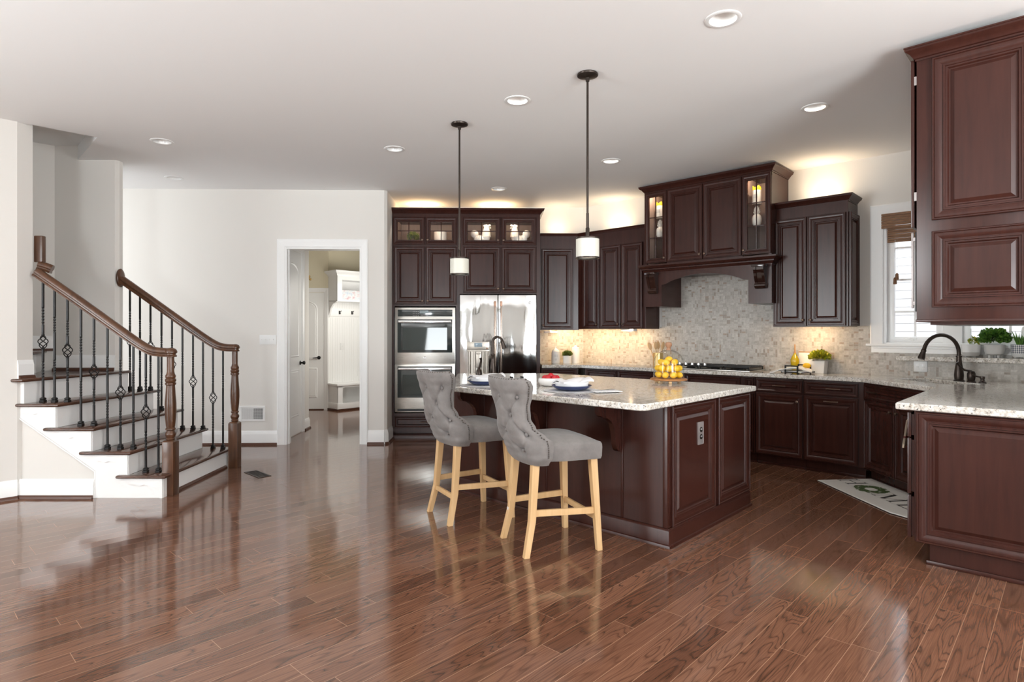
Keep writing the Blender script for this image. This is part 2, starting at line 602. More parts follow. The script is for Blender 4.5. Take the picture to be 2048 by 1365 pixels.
MT['matw'] = mat('white_vinyl_mat', (0.66, 0.65, 0.62), 0.55)
MT['porcelain_lit'] = mat('cream_porcelain', (0.88, 0.84, 0.76), 0.25)
MT['amber'] = mat('yellow_candle_top', (0.85, 0.55, 0.02), 0.3)
MT['greyprint'] = mat('grey_print', (0.45, 0.45, 0.45), 0.6)
MT['lcd'] = mat('pale_display', (0.35, 0.45, 0.52), 0.1)
MT['screenlit'] = mat('oven_display', (0.22, 0.27, 0.28), 0.1)
MT['interior'] = mat('light_interior', (0.80, 0.79, 0.74), 0.6)

# ================================================================ the room
MT['backwall_dim'] = mat('dimmed_back_wall', (0.52, 0.51, 0.49), 0.85, spec=0.2)  # unseen back wall darkened to dim its reflection in the refrigerator
CZ = 3.05


def wall(name, fr, x0, x1, y0, y1, z0=0.0, z1=CZ, openings=(), m='wall', kind='structure'):
    """straight wall with rectangular openings, built in a frame"""
    mb = MB()
    xs = sorted({x0, x1} | {q for o in openings for q in o[:2]})
    for a, b in zip(xs, xs[1:]):
        cuts = sorted([(o[2], o[3]) for o in openings if o[0] <= a + 1e-6 and o[1] >= b - 1e-6])
        z = z0
        for c0, c1 in cuts:
            if c0 > z: mb.box(a, b, y0, y1, z, c0)
            z = c1
        if z < z1: mb.box(a, b, y0, y1, z, z1)
    o = mb.build(name, MT[m], smooth=0)
    o.location = (fr[0][0], fr[0][1], 0); o.rotation_euler = (0, 0, R(fr[1]))
    o['kind'] = kind
    return o


def pwall(name, fr, poly, z0, z1, m='wall'):
    mb = MB()
    mb.rings([[(x, y, z0) for x, y in poly], [(x, y, z1) for x, y in poly]])
    o = mb.build(name, MT[m], smooth=0)
    o.location = (fr[0][0], fr[0][1], 0); o.rotation_euler = (0, 0, R(fr[1]))
    o['kind'] = 'structure'
    return o


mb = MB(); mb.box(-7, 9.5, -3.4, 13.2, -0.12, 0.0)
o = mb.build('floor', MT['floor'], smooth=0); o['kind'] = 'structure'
LN = [((1.242, 3.223), 'white recessed ceiling light nearest the camera, top of the photo'), ((0.171, 4.403), 'white recessed ceiling light between the two pendant lamps'),
      ((2.428, 4.473), 'white recessed ceiling light in front of the tall right-hand wall cabinet'), ((-2.963, 5.445), 'white recessed ceiling light over the foot of the stairs'),
      ((-0.926, 5.604), 'white recessed ceiling light left of the farther pendant lamp'), ((1.161, 5.933), 'white recessed ceiling light above and left of the range hood'),
      ((-3.533, 6.731), 'white recessed ceiling light near the far wall beyond the stairs'), ((0.057, 7.134), 'white recessed ceiling light in front of the refrigerator cabinets')]
mb = MB()
cp = [(-7, -3.4), (6.2, -3.4), (6.2, .35), (3.3, 3.15), (4.95, 4.75), (1.4, 8.33), (1.4, 13.2), (-7, 13.2), (-7, 6.09), (-4.128, 6.07), (-3.47, 5.35), (-3.79, 5.04), (-7, 5.04)]
slab(mb, cp, [(0, CZ), (0, 3.19)], [[(x + .073 * math.cos(2 * PI * q / 32), y + .073 * math.sin(2 * PI * q / 32)) for q in range(32)] for (x, y), _ in LN])
mb.box(-7, -3.3, 4.85, 6.3, 3.19, 3.3)
o = mb.build('ceiling', MT['ceiling'], smooth=0); o['kind'] = 'structure'

wall('wall_far', FH, -5.4, -1.32, 7.247, 7.387, openings=[(-2.49, -1.597, 0, 2.355)])
pwall('wall_alcove', FH, [(-1.32, 7.247), (-1.29, 7.277), (-1.29, 8.18), (-1.29, 13.2), (-1.45, 13.2), (-1.45, 7.387), (-1.32, 7.387)], 0, CZ)
wall('wall_fridge', FH, -1.29, 1.4, 8.18, 8.32)
WO = (3.565, 4.83, 1.235, 2.46)
wall('wall_range', FK, -0.1, 5.0, 0.0, 0.14, openings=[WO])
wall('wall_kitchen_right', FK, 4.87, 5.01, -2.38, 0.0)
wall('wall_breakfast', FK, 4.87, 9.0, -2.38, -2.24)
wall('wall_back', FH, -7, 9.5, -3.2, -3.06, openings=[(-2.02, -1.22, 0.3, 2.6)] + [(c - 1.15, c + 1.15, 0.3, 2.6) for c in (3.3,)], m='backwall_dim')
wall('wall_right', ((6.0, -3.2), 90), 0, 6.6, -0.14, 0.0, openings=[(1.2, 3.4, 0.1, 2.5)])
wall('wall_left', ((-6.4, -3.2), 90), 0, 6.6, 0.0, 0.14, openings=[(2.3, 4.9, 0.4, 2.6)])
pwall('wall_stair_near', FS, [(-4.0, 4.85), (-3.97, 4.97), (-6.9, 4.97), (-6.9, 3.1), (-5.75, 3.1)], 0, 3.19)
pwall('wall_stair_far', FS, [(-4.52, 5.93), (-3.925, 5.93), (-3.905, 5.97), (-3.905, 6.02), (-4.05, 6.15), (-4.6, 6.15)], 0, 3.19)
pwall('wall_stair_left', FS, [(-4.52, 5.93), (-4.60, 6.05), (-5.7, 4.97), (-5.5, 4.97)], 0, 3.19)
wall('wall_hall_left', FH, -2.74, -2.60, 7.387, 8.5)
wall('wall_hall_return', FH, -4.6, -2.74, 8.36, 8.5)
wall('wall_mudroom_end', FH, -4.6, -2.88, 10.5, 10.64, m='cream')
wall('wall_mudroom_left', FH, -4.74, -4.6, 8.36, 10.64)
FM = ((-2.654, 10.28), 45.0)
wall('wall_mudroom_back', FM, 0.0, 3.4, 0.36, 0.5, m='cream')

TRIM_N = [0]


def trim(mb, fr, m='trim', name='trim', smooth=35):
    TRIM_N[0] += 1
    o = mb.build(f'{name}_{TRIM_N[0]}' if name in ('trim',) else name, MT[m], smooth=smooth)
    o.location = (fr[0][0], fr[0][1], 0); o.rotation_euler = (0, 0, R(fr[1]))
    o['kind'] = 'structure'
    return o


def baseboard(name, fr, x0, x1, y, h=0.17, z=0.0, shoe=True):
    mb = MB()
    prof = [(0, 0), (-.016, 0), (-.016, h * .74), (-.013, h * .8), (-.009, h * .86), (-.007, h * .95), (0, h)]
    mb.rings([[(x, y + a, z + b) for a, b in prof] for x in (x0, x1)])
    trim(mb, fr, 'trim', 'baseboard_' + name)
    if shoe:
        mb = MB()
        pr = [(-.016, 0), (-.034, 0), (-.032, .014), (-.026, .022), (-.016, .026)]
        mb.rings([[(x, y + a, z + b) for a, b in pr] for x in (x0, x1)])
        trim(mb, fr, 'shoe')


baseboard('far_left', FH, -4.4, -2.587, 7.247)
baseboard('far_right', FH, -1.519, -1.32, 7.247)
baseboard('alcove', ((-1.32, 7.247), 45), 0, 0.042, 0.0)
baseboard('alcove_return', ((-1.29, 7.277), 90), 0, 0.33, 0.0)
baseboard('stair_side', FS, -4.0, -3.39, 4.87, 0.155)
baseboard('stair_near', (tuple(W(FS, -5.7, 3.15)[:2]), 45 - TH), 0, 2.405, 0.0, 0.155)
baseboard('hall', ((-2.60, 8.26), 90), 0, 0.24, 0.0, 0.15)
baseboard('stair_far', FS, -4.52, -3.92, 5.93, 0.15, 0.97)
baseboard('stair_end', (tuple(W(FS, -5.3, 5.15)[:2]), 45 - TH), 0, 1.09, 0.0, 0.15, 1.16)
baseboard('stair_column', (tuple(W(FS, -4.0, 4.85)[:2]), 76 - TH), 0, 0.124, 0.0, 0.15, 0.97)


def casing(fr, x0, x1, z1, y, w=0.098, right_w=None, z0=0.0, sill=False):
    """moulded door casing around an opening, facing -y"""
    rw = right_w or w
    prof = [(0, 0), (0, .020), (.012, .024), (.03, .020), (w - .03, .014), (w - .012, .014), (w - .006, .009), (w, .009), (w, 0)]
    mb = MB()
    for xa, sg, ww in ((x0, -1, w), (x1, 1, rw)):
        k = ww / w
        mb.rings([[(xa + sg * (w - a) * k, y - b, z0) for a, b in prof], [(xa + sg * (w - a) * k, y - b, z1 + (w - a)) for a, b in prof]])
    mb.rings([[(x0 - (w - a), y - b, z1 + (w - a)) for a, b in prof], [(x1 + (w - a) * rw / w, y - b, z1 + (w - a)) for a, b in prof]])
    return trim(mb, fr)


casing(FH, -2.487, -1.600, 2.357, 7.247, 0.100, 0.085)
mb = MB()
mb.box(-2.49, -2.475, 7.24, 7.39, 0, 2.355); mb.box(-1.612, -1.597, 7.24, 7.39, 0, 2.355); mb.box(-2.475, -1.612, 7.24, 7.39, 2.34, 2.355)
mb.box(-2.475, -2.463, 7.30, 7.34, 0, 2.34); mb.box(-1.624, -1.612, 7.30, 7.34, 0, 2.34)
trim(mb, FH)

# hall door on the left of the passage
FD1 = ((-2.60, 7.41), 90.0)
casing(FD1, 0.0, 0.76, 2.40, 0.0, 0.085)
ARC = [(0.12, 1.02), (0.64, 1.02), (0.64, 2.08)] + [(0.38 + 0.26 * math.cos(R(a)), 2.08 + 0.17 * math.sin(R(a))) for a in range(15, 166, 15)] + [(0.12, 2.08)]


def inset_panel(mb, poly, y):
    poly = ccw(poly)
    for pts in ([(0, 0.0), (-.012, .010), (-.03, .004), (-.036, .009)],):
        rs = [[(x, y - f, z) for x, z in offset_poly(poly, o)] for o, f in pts]
        mb.rings(rs, True, False, True)


def door_leaf(fr, name, w, h, y, arch=True):
    d = MB()
    d.box(0, w, y, y + .04, 0.012, h)
    sc = w / 0.76
    inset_panel(d, [(x * sc, z * h / 2.4) for x, z in ARC], y)
    inset_panel(d, [(x * sc, z * h / 2.4) for x, z in [(0.12, 0.24), (0.64, 0.24), (0.64, 0.86), (0.12, 0.86)]], y)
    o = d.build(name, MT['trim'])
    o.location = (fr[0][0], fr[0][1], 0); o.rotation_euler = (0, 0, R(fr[1]))
    o['kind'] = 'structure'
    return o


d1 = door_leaf(FD1, 'door_1', 0.76, 2.395, -0.004)
mb = MB()
mb.lathe([(.028, 0), (.03, .004), (.026, .008), (.011, .012), (.010, .03), (.022, .042), (.027, .052), (.024, .064), (.010, .07)], (0.70, -.004, 0.935), 16, 'y')
mb.build('door_knob', MT['iron'], d1, label='black door knob')
FD2 = ((-3.66, 10.5), 0.0)
casing(FD2, 0.0, 0.71, 2.03, 0.0, 0.08)
d2 = door_leaf(FD2, 'door_2', 0.71, 2.025, -0.004)
mb = MB()
mb.lathe([(.03, 0), (.03, .008), (.013, .012), (.012, .045)], (0.625, -.004, 0.90), 16, 'y')
mb.tube([(0.625, -.045, 0.90), (0.60, -.05, 0.902), (0.53, -.05, 0.895)], [.010, .009, .007], 8)
mb.build('door_handle', MT['iron'], d2, label='black lever handle')
mb = MB(); mb.box(0.0, 0.71, -.06, -.005, 0.001, 0.014); trim(mb, FD2, 'shoe')

# ---------------------------------------------------------------- kitchen window
u0, u1, w0, w1 = WO
mb = MB()
cprof = [(0, 0), (0, .022), (.012, .028), (.03, .022), (.085, .015), (.10, .015), (.105, .01), (.11, .01)]
for a, b in (((u0, -1), 0),):
    mb.rings([[(u0 - (.11 - i), -f, w0 - .012) for i, f in cprof], [(u0 - (.11 - i), -f, w1 + (.11 - i)) for i, f in cprof]], closed=False, cap0=False, cap1=False)
mb.rings([[(u0 - (.11 - i), -f, w1 + (.11 - i)) for i, f in cprof], [(u1 + .03, -f, w1 + (.11 - i)) for i, f in cprof]], closed=False, cap0=False, cap1=False)
mb.box(u0 - .14, u1 + .03, -.055, 0.0, w0 - .022, w0, .004)           # stool
mb.box(u0 - .10, u1 + .03, -.018, 0.0, w0 - .085, w0 - .022)           # apron
mb.box(u0 - .08, u1 + .03, -.026, 0.0, w0 - .045, w0 - .022, .003)
mb.box(u0, u0 + .02, 0.0, .13, w0, w1); mb.box(u0, u1, 0.0, .13, w1 - .02, w1); mb.box(u0, u1, 0.0, .13, w0, w0 + .012)
mb.box(4.03, 4.17, .02, .13, w0, w1, .004)                             # centre mullion
win = trim(mb, FK, 'trim', 'window_1')
for xa, xb in ((u0 + .02, 4.03), (4.17, u1)):
    f = MB()
    f.frame(xa, xb, w0 + .012, w1 - .02, .10, [(0, 0), (0, .03), (.01, .035), (.055, .03), (.06, .02), (.06, 0)])
    zc = (w0 + w1) / 2
    xm = (xa + xb) / 2
    f.box(xm - .009, xm + .009, .085, .10, w0 + .07, w1 - .08)
    for k in (1, 2, 3):
        zz = w0 + (w1 - w0) * k / 4
        f.box(xa + .06, xb - .06, .085, .10, zz - .009, zz + .009)
    f.build('window_sash', MT['trim'], win)
    g = MB(); g.box(xa + .058, xb - .058, .090, .094, w0 + .068, w1 - .078)
    g.build('window_pane', MT['pane'], win, smooth=0)
mb = MB()
mb.box(3.70, 3.80, .055, .075, w0 + .03, w0 + .045, .004); mb.tube([(3.73, .06, w0 + .045), (3.78, .05, w0 + .055), (3.82, .05, w0 + .05)], .006, 8)
mb.build('window_crank', MT['trim'], win)

# woven blind hanging in the window head
t = fthing('woven_blind', 'brown woven wood blind pulled up at the top of the kitchen window', 'blind', FK, u0, 0.01, 0)
b = MB()
for k in range(6):
    b.box(-.012, u1 - u0 - .02, -.046, -.038, 2.335 + k * .024, 2.357 + k * .024, .003)
b.build('valance', MT['blind'], t)
b = MB()
for k in range(7):
    b.box(.035, u1 - u0 - .05, -.032 + .003 * (k % 2), -.006 + .003 * (k % 2), 2.20 + k * .02, 2.217 + k * .02, .003)
b.build('folded_slats', MT['blind'], t)
b = MB(); b.tube([(.115, -.03, 2.22), (.115, -.032, 1.9)], .0018, 6); b.tube([(.10, -.034, 2.22), (.10, -.036, 1.87)], .0018, 6)
b.build('cord', MT['greycloth'], t)
b = MB()
b.lathe([(.006, .0), (.013, -.01), (.016, -.06), (.013, -.065)], (.115, -.032, 1.905), 10); b.lathe([(.006, .0), (.013, -.01), (.016, -.06), (.013, -.065)], (.10, -.036, 1.865), 10)
b.build('cord_tassel', MT['blind'], t)

# neighbouring house seen through the window
t = fthing('neighbouring_house', 'white clapboard house standing outside the kitchen window', 'house', FK, 4.8, 3.2, -0.6)
b = MB()
for k in range(36):
    z = k * .115
    b.face([(-4.5, 0, z), (5, 0, z), (5, .006, z + .115), (-4.5, .006, z + .115)])
    b.face([(-4.5, .006, z), (5, .006, z), (5, 0, z), (-4.5, 0, z)])
b.box(-4.5, 5, .008, .1, 0, 4.2)
b.build('clapboard_wall', MT['siding'], t, smooth=0)
b = MB(); b.frame(.1, 1.0, 1.3, 2.9, 0, [(0, 0), (0, .03), (.09, .03), (.09, 0)]); b.box(.5, .58, -.02, 0, 1.4, 2.85)
b.build('window_frame', MT['siding'], t, smooth=0)
mb = MB(); mb.box(-1.5, 16, .2, 12, -.75, -.6)
o = mb.build('ground', MT['siding'], smooth=0); o.location = UV(0, 0); o.rotation_euler = (0, 0, R(-45)); o['kind'] = 'structure'

# backsplash and granite ledge
mb = MB()
mb.box(0.0, 4.87, -.012, 0.0, .93, 1.17)
mb.box(0.0, u0 - .10, -.012, 0.0, 1.17, 1.41)
mb.box(1.20, 2.68, -.012, 0.0, 1.41, 2.05)
trim(mb, FK, 'mosaic', smooth=0)
mb = MB(); mb.box(.60, 1.22, 8.168, 8.18, .93, 1.40); trim(mb, FH, 'mosaic', smooth=0)
mb = MB(); mb.box(3.77, 4.87, -.13, -.012, .93, 1.085); trim(mb, FK, 'mosaic', smooth=0)
t = MB(); slab(t, [(3.70, -.165), (4.865, -.165), (4.865, -.03), (3.70, -.03)], [(-.004, 1.085), (0, 1.089), (0, 1.122), (-.004, 1.126)])
o = t.build('granite_ledge', MT['granite']); o.location = UV(0, 0); o.rotation_euler = (0, 0, R(-45))
tag(o, 'narrow granite ledge under the kitchen window holding potted plants', 'ledge')

# ---------------------------------------------------------------- things on the walls
MT['ductgrey'] = mat('dark_duct', (0.10, 0.10, 0.10), 0.7)
t = fthing('wall_vent', 'white louvred return vent low on the far wall', 'vent', FH, -2.88, 7.247, 0.282)
b = MB(); b.frame(-.148, .148, 0, .18, 0, [(0, 0), (.0, .006), (.006, .009), (.024, .006), (.024, 0)]); b.build('frame', MT['plastic'], t)
b = MB(); b.box(-.128, .128, -.003, -.0005, .022, .158); b.build('dark_duct', MT['ductgrey'], t, smooth=0)
b = MB()
for k in range(30):
    x = -.122 + k * .0084
    b.box(x, x + (.0058 if x < .005 else .0016), -.007, -.003, .022, .158)
for k in range(9): b.box(-.002, .126, -.0085, -.006, .03 + k * .0145, .0322 + k * .0145)
b.build('louvres', MT['plastic'], t, smooth=0)
t = fthing('light_switch', 'white four gang switch plate on the far wall beside the doorway', 'switch', FH, -2.70, 7.247, 1.197)
b = MB(); b.box(-.098, .098, -.006, 0, 0, .115, .003); b.build('plate', MT['plastic'], t)
for k in range(4):
    b = MB(); b.box(-.079 + k * .046, -.067 + k * .046, -.008, -.004, .045, .07); b.box(-.077 + k * .046, -.069 + k * .046, -.017, -.006, .058, .067, .002); b.build('toggle', MT['plastic'], t)
t = thing('floor_register', 'dark metal floor register in the planks near the stairs', 'register', (-2.24, 5.75, 0.0), -45)
b = MB(); b.frame(-.16, .16, -.06, .06, 0, [(0, 0), (0, .004), (.012, .004), (.012, 0)])
for k in range(13): b.box(-.145 + k * .024, -.138 + k * .024, -.003, -.0005, -.05, .05)
b.box(-.15, .15, -.001, 0, -.05, .05)
bmesh.ops.transform(b.bm, matrix=Matrix.Rotation(R(-90), 4, 'X'), verts=b.bm.verts)
b.build('grille', MT['bronze'], t)

# recessed ceiling lights
first = None
for (lx, ly), lab in LN:
    if first is None:
        first = thing('recessed_light', lab, 'ceiling light', (lx, ly, CZ), 0, 'recessed ceiling lights')
        b = MB(); b.lathe([(.0705, .004), (.072, -.004), (.088, -.006), (.095, -.003), (.096, 0)], seg=40, cap=False)
        b.build('trim_ring', MT['plastic'], first)
        b = MB(); b.lathe([(.0715, .0), (.062, .045), (.050, .070)], seg=40, cap=False); b.build('baffle', MT['white'], first)
        b = MB(); b.lathe([(.055, .062), (.052, .056), (.046, .060), (.02, .064), (.001, .065)], seg=32, cap=False); b.build('lens', MT['lens'], first)
    else:
        dup(first, (lx, ly, CZ), 0, lab)
for (lx, ly), lab in (LN[0], LN[1], LN[2], LN[5]):  # spots added in unlit fixtures to brighten the kitchen side
    d = bpy.data.lights.new('kitchen_fill', 'SPOT'); d.energy = 24; d.spot_size = R(125); d.spot_blend = 0.8; d.shadow_soft_size = .05; d.color = (1, .93, .84)
    l = bpy.data.objects.new('kitchen_fill', d); l.location = (lx, ly, CZ + .03); COL.objects.link(l)


def pendant(loc, zs, lab):
    t = thing('pendant_lamp', lab, 'pendant lamp', (loc[0], loc[1], zs), 0, 'pendant lamps over the island')
    h = CZ - zs
    b = MB(); b.lathe([(.002, h), (.066, h), (.070, h - .006), (.068, h - .014), (.045, h - .022), (.014, h - .026), (.012, h - .05), (.004, h - .052)], seg=28); b.build('canopy', MT['bronze'], t)
    b = MB(); b.lathe([(.0075, .30), (.0075, h - .02)], seg=12); b.lathe([(.0095, .165), (.0095, .30), (.0075, .302)], seg=12); b.lathe([(.013, .142), (.013, .20), (.010, .205)], seg=12)
    b.build('rod', MT['bronze'], t)
    b = MB(); b.lathe([(.070, .002), (.0765, .002), (.0765, .132), (.070, .132)], seg=40, cap=False); b.build('shade', MT['shade'], t)
    b = MB(); b.lathe([(.001, .01), (.046, .01), (.046, .122), (.001, .122)], seg=32); b.build('inner_diffuser', MT['bulb'], t)
    b = MB(); b.lathe([(.069, 0), (.0785, 0), (.0785, .009), (.069, .009), (.069, 0)], seg=40, cap=False); b.build('lower_rim', MT['bronze'], t)
    b = MB(); b.lathe([(.069, .127), (.0785, .127), (.0785, .137), (.069, .137), (.069, .127)], seg=40, cap=False)
    for k in range(3):
        a = 2 * PI * k / 3
        b.tube([(.01 * math.cos(a), .01 * math.sin(a), .145), (.072 * math.cos(a), .072 * math.sin(a), .132)], .003, 6)
    b.build('upper_rim', MT['bronze'], t)


pendant((-0.283, 4.903), 1.815, 'bronze rod pendant lamp hanging in front of the refrigerator cabinets')
pendant((0.615, 3.937), 1.832, 'bronze rod pendant lamp hanging nearer, in front of the dark range cabinets')

# ================================================================ cabinets
DP = [(0, 0), (0, .020), (.003, .0235), (.008, .0235), (.0105, .0195), (.014, .0215), (.022, .0215), (.034, .0170), (.043, .0120), (.046, .0120), (.048, .0165), (.055, .0165), (.0575, .0115), (.065, .0115),
      (.071, .0020), (.077, .0020), (.091, .0105), (.094, .0125), (.097, .0125)]
GP = [(0, 0), (0, .020), (.003, .0235), (.008, .0235), (.0105, .0195), (.014, .0215), (.022, .0215), (.034, .0170), (.043, .0120), (.046, .0120), (.048, .0165), (.055, .0165), (.0575, .010), (.060, .010), (.060, 0)]

def sc(prof, k):
    return [(a * k, b) for a, b in prof]


def knob(parent, x, z, y=-.02):
    b = MB(); b.lathe([(.006, 0), (.0055, .012), (.011, .017), (.0135, .022), (.0125, .028), (.006, .031)], (x, y, z), 14, 'y')
    b.build('knob', MT['hardware'], parent)


def pull(parent, x, z, w=.10, y=-.02):
    b = MB()
    b.tube([(x - w / 2, y, z), (x - w / 2, y - .022, z)], .005, 8); b.tube([(x + w / 2, y, z), (x + w / 2, y - .022, z)], .005, 8)
    b.tube([(x - w / 2 - .012, y - .024, z), (x - w / 2, y - .026, z), (x, y - .030, z), (x + w / 2, y - .026, z), (x + w / 2 + .012, y - .024, z)], [.0065, .0055, .0045, .0055, .0065], 8)
    b.build('pull', MT['hardware'], parent)


def front(parent, x0, x1, z0, z1, hw=None, name='door', k=1.0, y=0.0):
    b = MB(); b.panel(x0, x1, z0, z1, y, sc(DP, k))
    o = b.build(name, MT['cab'], parent, smooth=25)
    if hw:
        if hw[0] == 'k': knob(o, hw[1], hw[2], y - .018)
        else: pull(o, hw[1], hw[2], y=y - .014)
    return o


def glass_door(parent, x0, x1, z0, z1, nx, nz, hw=None, k=1.0):
    b = MB(); b.frame(x0, x1, z0, z1, 0, sc(GP, k))
    i = .060 * k
    for a in range(1, nx):
        x = x0 + i + (x1 - x0 - 2 * i) * a / nx; b.box(x - .005, x + .005, -.014, -.003, z0 + i, z1 - i, .002)
    for a in range(1, nz):
        z = z0 + i + (z1 - z0 - 2 * i) * a / nz; b.box(x0 + i, x1 - i, -.014, -.003, z - .005, z + .005, .002)
    o = b.build('glass_door', MT['cab'], parent, smooth=25)
    g = MB(); g.box(x0 + i - .004, x1 - i + .004, -.0035, -.0015, z0 + i - .004, z1 - i + .004); g.build('glass_pane', MT['pane'], o, smooth=0)
    if hw: knob(o, hw[1], hw[2], -.018)
    return o


def carcass(parent, w, d, h, hollow=(), name='body'):
    """solid body, or with hollow bays [(x0,x1,z0,z1)] open at the front"""
    b = MB()
    if not hollow:
        b.box(0, w, 0, d, 0, h, .0015, 1)
    else:
        xs = sorted({0, w} | {q for o in hollow for q in o[:2]})
        for a, c in zip(xs, xs[1:]):
            bay = [(o[2], o[3]) for o in hollow if o[0] <= a + 1e-6 and o[1] >= c - 1e-6]
            z = 0
            for c0, c1 in sorted(bay):
                b.box(a, c, 0, d, z, c0); b.box(a, c, d - .02, d, c0, c1); z = c1
            if z < h: b.box(a, c, 0, d, z, h)
    o = b.build(name, MT['cab'], parent, smooth=0 if hollow else 35)
    for (a, c, z0, z1) in hollow:
        i = MB(); e = .001
        i.box(a + e, a + .004, .02, d - .021, z0 + e, z1 - e); i.box(c - .004, c - e, .02, d - .021, z0 + e, z1 - e)
        i.box(a + e, c - e, d - .025, d - .021, z0 + e, z1 - e); i.box(a + e, c - e, .02, d - .021, z0 + e, z0 + .004); i.box(a + e, c - e, .02, d - .021, z1 - .004, z1 - e)
        i.build('interior_lining', MT['cabin'], parent, smooth=0)
    return o


CROWN = [(0, 0), (.006, 0), (.006, .010), (.014, .014), (.018, .022), (.030, .038), (.046, .050), (.052, .056), (.052, .066), (.056, .068), (.056, .076), (0, .076)]


def crown(parent, w, d, z, prof=CROWN, left=True, right=True, name='crown_moulding', k=1.0, kz=1.0):
    b = MB()
    rs = []
    for o, h in prof:
        o *= k; h *= kz
        r = []
        if left: r += [(-o, d, z + h), (-o, -o, z + h)]
        else: r += [(0, -o, z + h)]
        if right: r += [(w + o, -o, z + h), (w + o, d, z + h)]
        else: r += [(w, -o, z + h)]
        rs.append(r)
    b.rings(rs, False, False, False)
    pts = [p for p in rs[-1]]
    return b.build(name, MT['cab'], parent, smooth=30)


def light(name, kind, loc, power, col=(1, .72, .42), size=.1, size_y=None, rot=(0, 0, 0), radius=.03):
    d = bpy.data.lights.new(name, kind)
    d.energy = power; d.color = col
    if kind == 'AREA':
        d.shape = 'RECTANGLE'; d.size = size; d.size_y = size_y or size
    elif kind == 'POINT': d.shadow_soft_size = radius
    o = bpy.data.objects.new(name, d); o.location = loc; o.rotation_euler = rot
    COL.objects.link(o)
    return o


WARM = (1.0, .68, .36)
SOFT = (1.0, .76, .50)

# ---------------------------------------------------------------- oven and refrigerator tower
YF = 7.62
t = fthing('oven_cabinet', 'tall dark cherry cabinet left of the refrigerator holding the double wall oven', 'cabinet', FH, -1.288, YF, 0.0)
w = 0.833
b = MB()
b.box(0, w, 0, .555, 0.09, .32); b.box(0, w, 0, .555, 1.675, 2.46); b.box(0, .03, 0, .555, .32, 1.675); b.box(w - .03, w, 0, .555, .32, 1.675)
b.box(0, w, 0, .555, 2.80, 2.835); b.box(0, .03, 0, .555, 2.46, 2.80); b.box(w - .03, w, 0, .555, 2.46, 2.80); b.box(w / 2 - .012, w / 2 + .012, 0, .555, 2.46, 2.80); b.box(.03, w - .03, .535, .555, 2.46, 2.80)
b.box(.0, w, .06, .555, 0.0, .09)
b.build('body', MT['cab'], t, smooth=0)
for a, c in ((.031, w / 2 - .013), (w / 2 + .013, w - .031)):
    i = MB()
    i.box(a, c, .53, .534, 2.461, 2.799); i.box(a, a + .003, .02, .53, 2.461, 2.799); i.box(c - .003, c, .02, .53, 2.461, 2.799); i.box(a, c, .02, .53, 2.4605, 2.464)
    i.build('interior_lining', MT['cabin'], t, smooth=0)
b = MB(); b.prism([(0, 0), (.012, 0), (.012, .02), (.004, .045), (0, .05)], 0, w, 'yz')
bmesh.ops.transform(b.bm, matrix=Matrix.Diagonal((1, -1, 1, 1)), verts=b.bm.verts)
b.build('toe_moulding', MT['cab'], t)
front(t, .022, w / 2 - .004, 1.695, 2.425, ('k', w / 2 - .035, 1.74))
front(t, w / 2 + .004, w - .018, 1.695, 2.425, ('k', w / 2 + .035, 1.74))
glass_door(t, .010, w / 2 - .004, 2.448, 2.800, 2, 2, ('k', w / 2 - .035, 2.51), 1.05)
glass_door(t, w / 2 + .004, w - .018, 2.448, 2.800, 2, 2, ('k', w / 2 + .035, 2.51), 1.05)
front(t, .028, w - .025, .135, .285, ('p', w / 2, .21), 'drawer_front', .5)

t = fthing('refrigerator_surround', 'dark cherry cabinet built around and above the refrigerator', 'cabinet', FH, -.455, YF, 0.0)
w = 1.037
b = MB()
b.box(0, .018, 0, .555, 0, 1.83); b.box(w - .045, w, -.02, .555, 0, 2.835); b.box(0, w, 0, .555, 1.83, 2.46)
b.box(0, w, 0, .555, 2.80, 2.835); b.box(0, .06, 0, .555, 2.46, 2.80); b.box(w - .075, w - .045, 0, .555, 2.46, 2.80); b.box(.53, .554, 0, .555, 2.46, 2.80); b.box(.06, w - .05, .535, .555, 2.46, 2.80)
b.build('body', MT['cab'], t, smooth=0)
for a, c in ((.061, .529), (.555, w - .076)):
    i = MB()
    i.box(a, c, .53, .534, 2.461, 2.799); i.box(a, a + .003, .02, .53, 2.461, 2.799); i.box(c - .003, c, .02, .53, 2.461, 2.799); i.box(a, c, .02, .53, 2.4605, 2.464)
    i.build('interior_lining', MT['cabin'], t, smooth=0)
front(t, .065, .535, 1.845, 2.428, ('k', .505, 1.895)); front(t, .545, w - .048, 1.845, 2.428, ('k', .575, 1.895))
glass_door(t, .055, .535, 2.448, 2.800, 2, 2, ('k', .505, 2.51), 1.05); glass_door(t, .545, w - .048, 2.448, 2.800, 2, 2, ('k', .575, 2.51), 1.05)
# one crown runs over both tall cabinets
t = fthing('crown_moulding', 'long dark crown moulding along the top of the oven and refrigerator cabinets', 'moulding', FH, -1.288, YF, 2.835)
crown(t, 1.87, .555, 0.0, left=False, name='moulding')
for k, x in enumerate((-.98, -.72, -.10, .22)):
    light('cabinet_lamp', 'POINT', (x, 7.665, 2.785), 3.0, (1, .80, .58), radius=.012)
for x in (-.95, .02):
    light('over_cabinet_light', 'AREA', (x, 8.02, 2.88), 3.6, WARM, .25, .1, (R(180), 0, 0))

